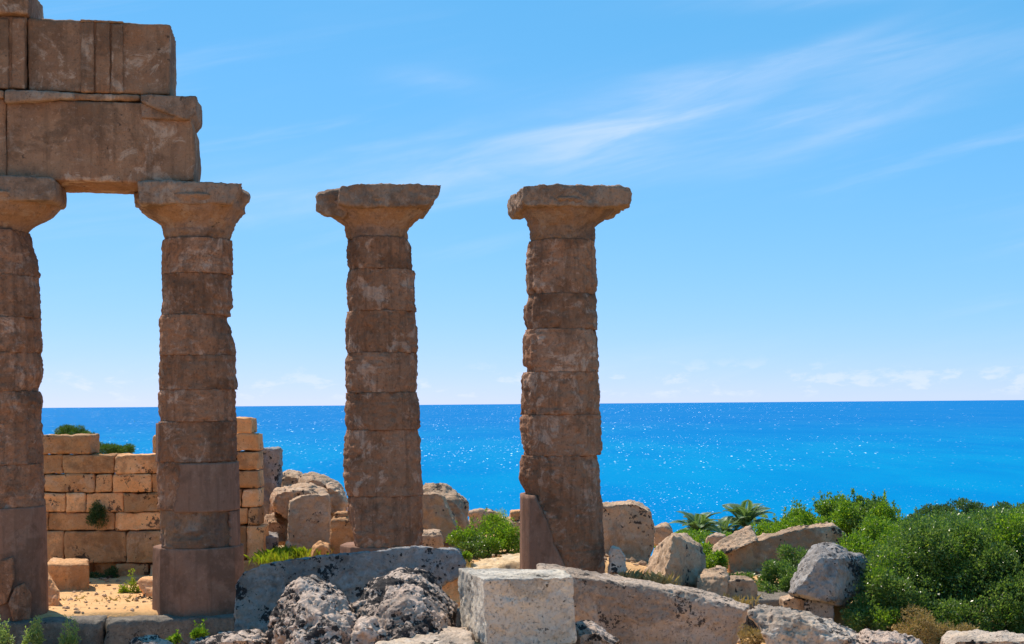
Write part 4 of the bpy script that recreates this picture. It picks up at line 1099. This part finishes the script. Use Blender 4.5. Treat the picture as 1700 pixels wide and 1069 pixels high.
def grass(name, label, spots, mat, h, kind='stuff'):
    rng = np.random.default_rng(int(abs(spots[0][0])) + 5)
    V = []
    for px, py, D, rx, ry, n in spots:
        c = P(px, py, D)
        p = c + np.stack([rng.normal(size=n) * rx, rng.normal(size=n) * ry, np.zeros(n)], 1)
        d = np.stack([rng.normal(size=n) * 0.3, rng.normal(size=n) * 0.3, np.ones(n)], 1)
        L = (h * (0.25 + 1.25 * rng.random(n) ** 2.2))[:, None]
        s = np.stack([rng.normal(size=n), rng.normal(size=n), np.zeros(n)], 1); s /= np.linalg.norm(s, axis=1)[:, None]
        bend = np.stack([rng.normal(size=n) * 0.25, rng.normal(size=n) * 0.25, -0.1 * np.ones(n)], 1)
        V.append(np.stack([p - s * 0.005, p + s * 0.005, p + d * L * 0.6 + s * 0.003, p + (d + bend) * L], 1).reshape(-1, 3))
    V = np.vstack(V)
    o = mesh_obj(name, V, np.arange(len(V)).reshape(-1, 4), M[mat], smooth=False)
    tag(o, label, 'grass', None, kind)
grass('green_grass', 'green and yellow grass at the foot of the boulder pile', [(445, 931, 32.2, 0.14, 0.3, 700), (468, 928, 32.0, 0.2, 0.4, 700), (474, 922, 32.4, 0.06, 0.1, 260), (500, 926, 31.8, 0.05, 0.08, 260), (520, 926, 31.4, 0.2, 0.2, 120)], 'herb', 0.2)
grass('dry_grass', 'dry straw grass along the long beam and tilted block', [(1048, 963, 28.0, 0.12, 0.15, 260), (1080, 966, 28.0, 0.22, 0.2, 380), (1105, 972, 27.6, 0.12, 0.2, 160), (1225, 1004, 27.0, 0.2, 0.2, 200), (760, 944, 29.5, 0.15, 0.1, 160), (205, 1006, 29.0, 0.4, 0.2, 200), (110, 1006, 29.2, 0.15, 0.15, 150)], 'dry', 0.16)

# palms
def palm(label, px, py, D, size, nf, seed):
    rng = np.random.default_rng(seed)
    top = P(px, py, D)
    zb = gz(top[0], top[1]) - 0.1
    e = empty('palm_tree', (top[0], top[1], zb)); tag(e, label, 'palm tree', 'palms on the slope')
    h = top[2] - zb
    v, f = tube([(0, 0, 0), (0.03, 0, h * 0.5), (0, 0, h)], [0.26, 0.22, 0.16], 12)
    mesh_obj('trunk', v, f, M['bark'], e)
    me = None
    # one frond: arching rachis along +X with paired leaflets
    V, F = [], []
    L = size
    ra = []
    for i in range(13):
        t = i / 12
        ra.append(np.array((L * (t - 0.12 * t ** 3), 0, L * (0.42 * t - 0.62 * t * t))))
    v, f = tube(ra, [0.02 * (1 - 0.8 * i / 12) + 0.003 for i in range(13)], 5)
    V += v; F += f
    for i in range(6, 110):
        t = i / 110
        p0 = np.array([np.interp(t * 12, range(13), [r[k] for r in ra]) for k in range(3)])
        p1 = np.array([np.interp(min(12, t * 12 + 0.5), range(13), [r[k] for r in ra]) for k in range(3)])
        d = p1 - p0; d /= np.linalg.norm(d)
        ll = 0.34 * L * math.sin(math.pi * min(1, t * 0.85 + 0.14)) * 0.8
        for sgn in (-1, 1):
            g = d * 0.75 + np.array((0, sgn * 0.75, 0.28)); g /= np.linalg.norm(g)
            tip = p0 + g * ll + np.array((0, 0, -0.10 * ll))
            k = len(V)
            V += [p0, p0 + g * ll * 0.45 + d * 0.010 * L / 1.3, tip, p0 + g * ll * 0.45 - d * 0.010 * L / 1.3]
            F.append((k, k + 1, k + 2, k + 3))
    first = None
    for i in range(nf):
        if first is None:
            o = mesh_obj('frond', V, F, M['palm'], e, smooth=False); first = o
        else:
            o = first.copy(); COL.objects.link(o); o.parent = e
        o.location = (0, 0, h)
        ring = i / nf
        o.rotation_euler = (rng.normal() * 0.2, -math.radians(66 * (1 - ring) ** 0.9 - 4 + rng.normal() * 6), i * 2.399 + rng.normal() * 0.15)
        s = rng.uniform(0.85, 1.1); o.scale = (s, s, s)
    return e
palm('taller palm with arching fronds against the sea behind the stones', 1238, 876, 62.0, 1.6, 30, 3)
palm('lower palm with silvery fronds left of the taller palm', 1158, 888, 60.0, 1.5, 28, 4)
palm('small palm between the taller and the lower palm', 1203, 892, 61.0, 1.2, 22, 5)

# rubble: pebbles and stone chips scattered over the bare ground
rng = np.random.default_rng(77)
ico = [(0, 0, 1), (0.9, 0, 0.3), (0.25, 0.85, 0.3), (-0.75, 0.5, 0.3), (-0.7, -0.55, 0.35), (0.3, -0.85, 0.3), (0.6, 0.55, -0.4), (-0.3, 0.8, -0.45), (-0.9, 0, -0.4), (-0.2, -0.85, -0.4), (0.7, -0.5, -0.4)]
icf = [(0, 1, 2), (0, 2, 3), (0, 3, 4), (0, 4, 5), (0, 5, 1), (1, 6, 2), (2, 6, 7), (2, 7, 3), (3, 7, 8), (3, 8, 4), (4, 8, 9), (4, 9, 5), (5, 9, 10), (5, 10, 1), (1, 10, 6), (6, 10, 9), (6, 9, 8), (6, 8, 7)]
ico = np.array(ico)
V, F = [], []
def scatter(x0, x1, y0, y1, n, r0, r1):
    for _ in range(n):
        x, y = rng.uniform(x0, x1), rng.uniform(y0, y1)
        r = r0 + (r1 - r0) * rng.random() ** 3
        a = rng.uniform(0, 6.28)
        q = ico * (rng.uniform(0.7, 1.3, 3) * r) * (1 + rng.normal(size=(11, 1)) * 0.12)
        q = np.stack([q[:, 0] * math.cos(a) - q[:, 1] * math.sin(a), q[:, 0] * math.sin(a) + q[:, 1] * math.cos(a), q[:, 2] * 0.7], 1)
        k = 11 * (len(V))
        V.append(q + np.array((x, y, gz(x, y) + r * 0.25)))
        F.extend([tuple(k + i for i in f) for f in icf])
scatter(-10.0, -6.6, 27.2, 32.8, 420, 0.008, 0.07)
scatter(-5.5, 1.0, 29.5, 33.0, 500, 0.01, 0.12)
scatter(1.5, 7.0, 27.0, 33.0, 900, 0.01, 0.14)
scatter(-11.0, 8.0, 18.5, 26.3, 900, 0.015, 0.16)
tag(mesh_obj('rubble', np.vstack(V), F, M['ruin'], smooth=False), 'loose pebbles and stone chips strewn over the bare ground', 'rubble', None, 'stuff')

# low scrub covering the slope round the site
rng = np.random.default_rng(91)
Pn, Dn = [], []
for _ in range(420):
    if rng.random() < 0.7:
        x, y = rng.uniform(8.5, 42), rng.uniform(27, 64)
    else:
        x, y = rng.uniform(-42, -14), rng.uniform(30, 64)
    r = rng.uniform(0.25, 0.7)
    d = rng.normal(size=(140, 3)); d /= np.linalg.norm(d, axis=1)[:, None]; d[:, 2] = np.abs(d[:, 2])
    Pn.append(np.array((x, y, gz(x, y) - 0.02)) + d * np.array((r, r, r * 0.6)) * rng.uniform(0.6, 1.0, (140, 1)))
    g_ = d + rng.normal(size=(140, 3)) * 0.5; Dn.append(g_ / np.linalg.norm(g_, axis=1)[:, None])
o = leaf_mesh('low_scrub', np.vstack(Pn), np.vstack(Dn), 0.11, 0.26, M['lentisk'], None, (0, 0, 0), rng)
tag(o, 'low green scrub dotted over the slope around the ruins', 'scrub', None, 'stuff')
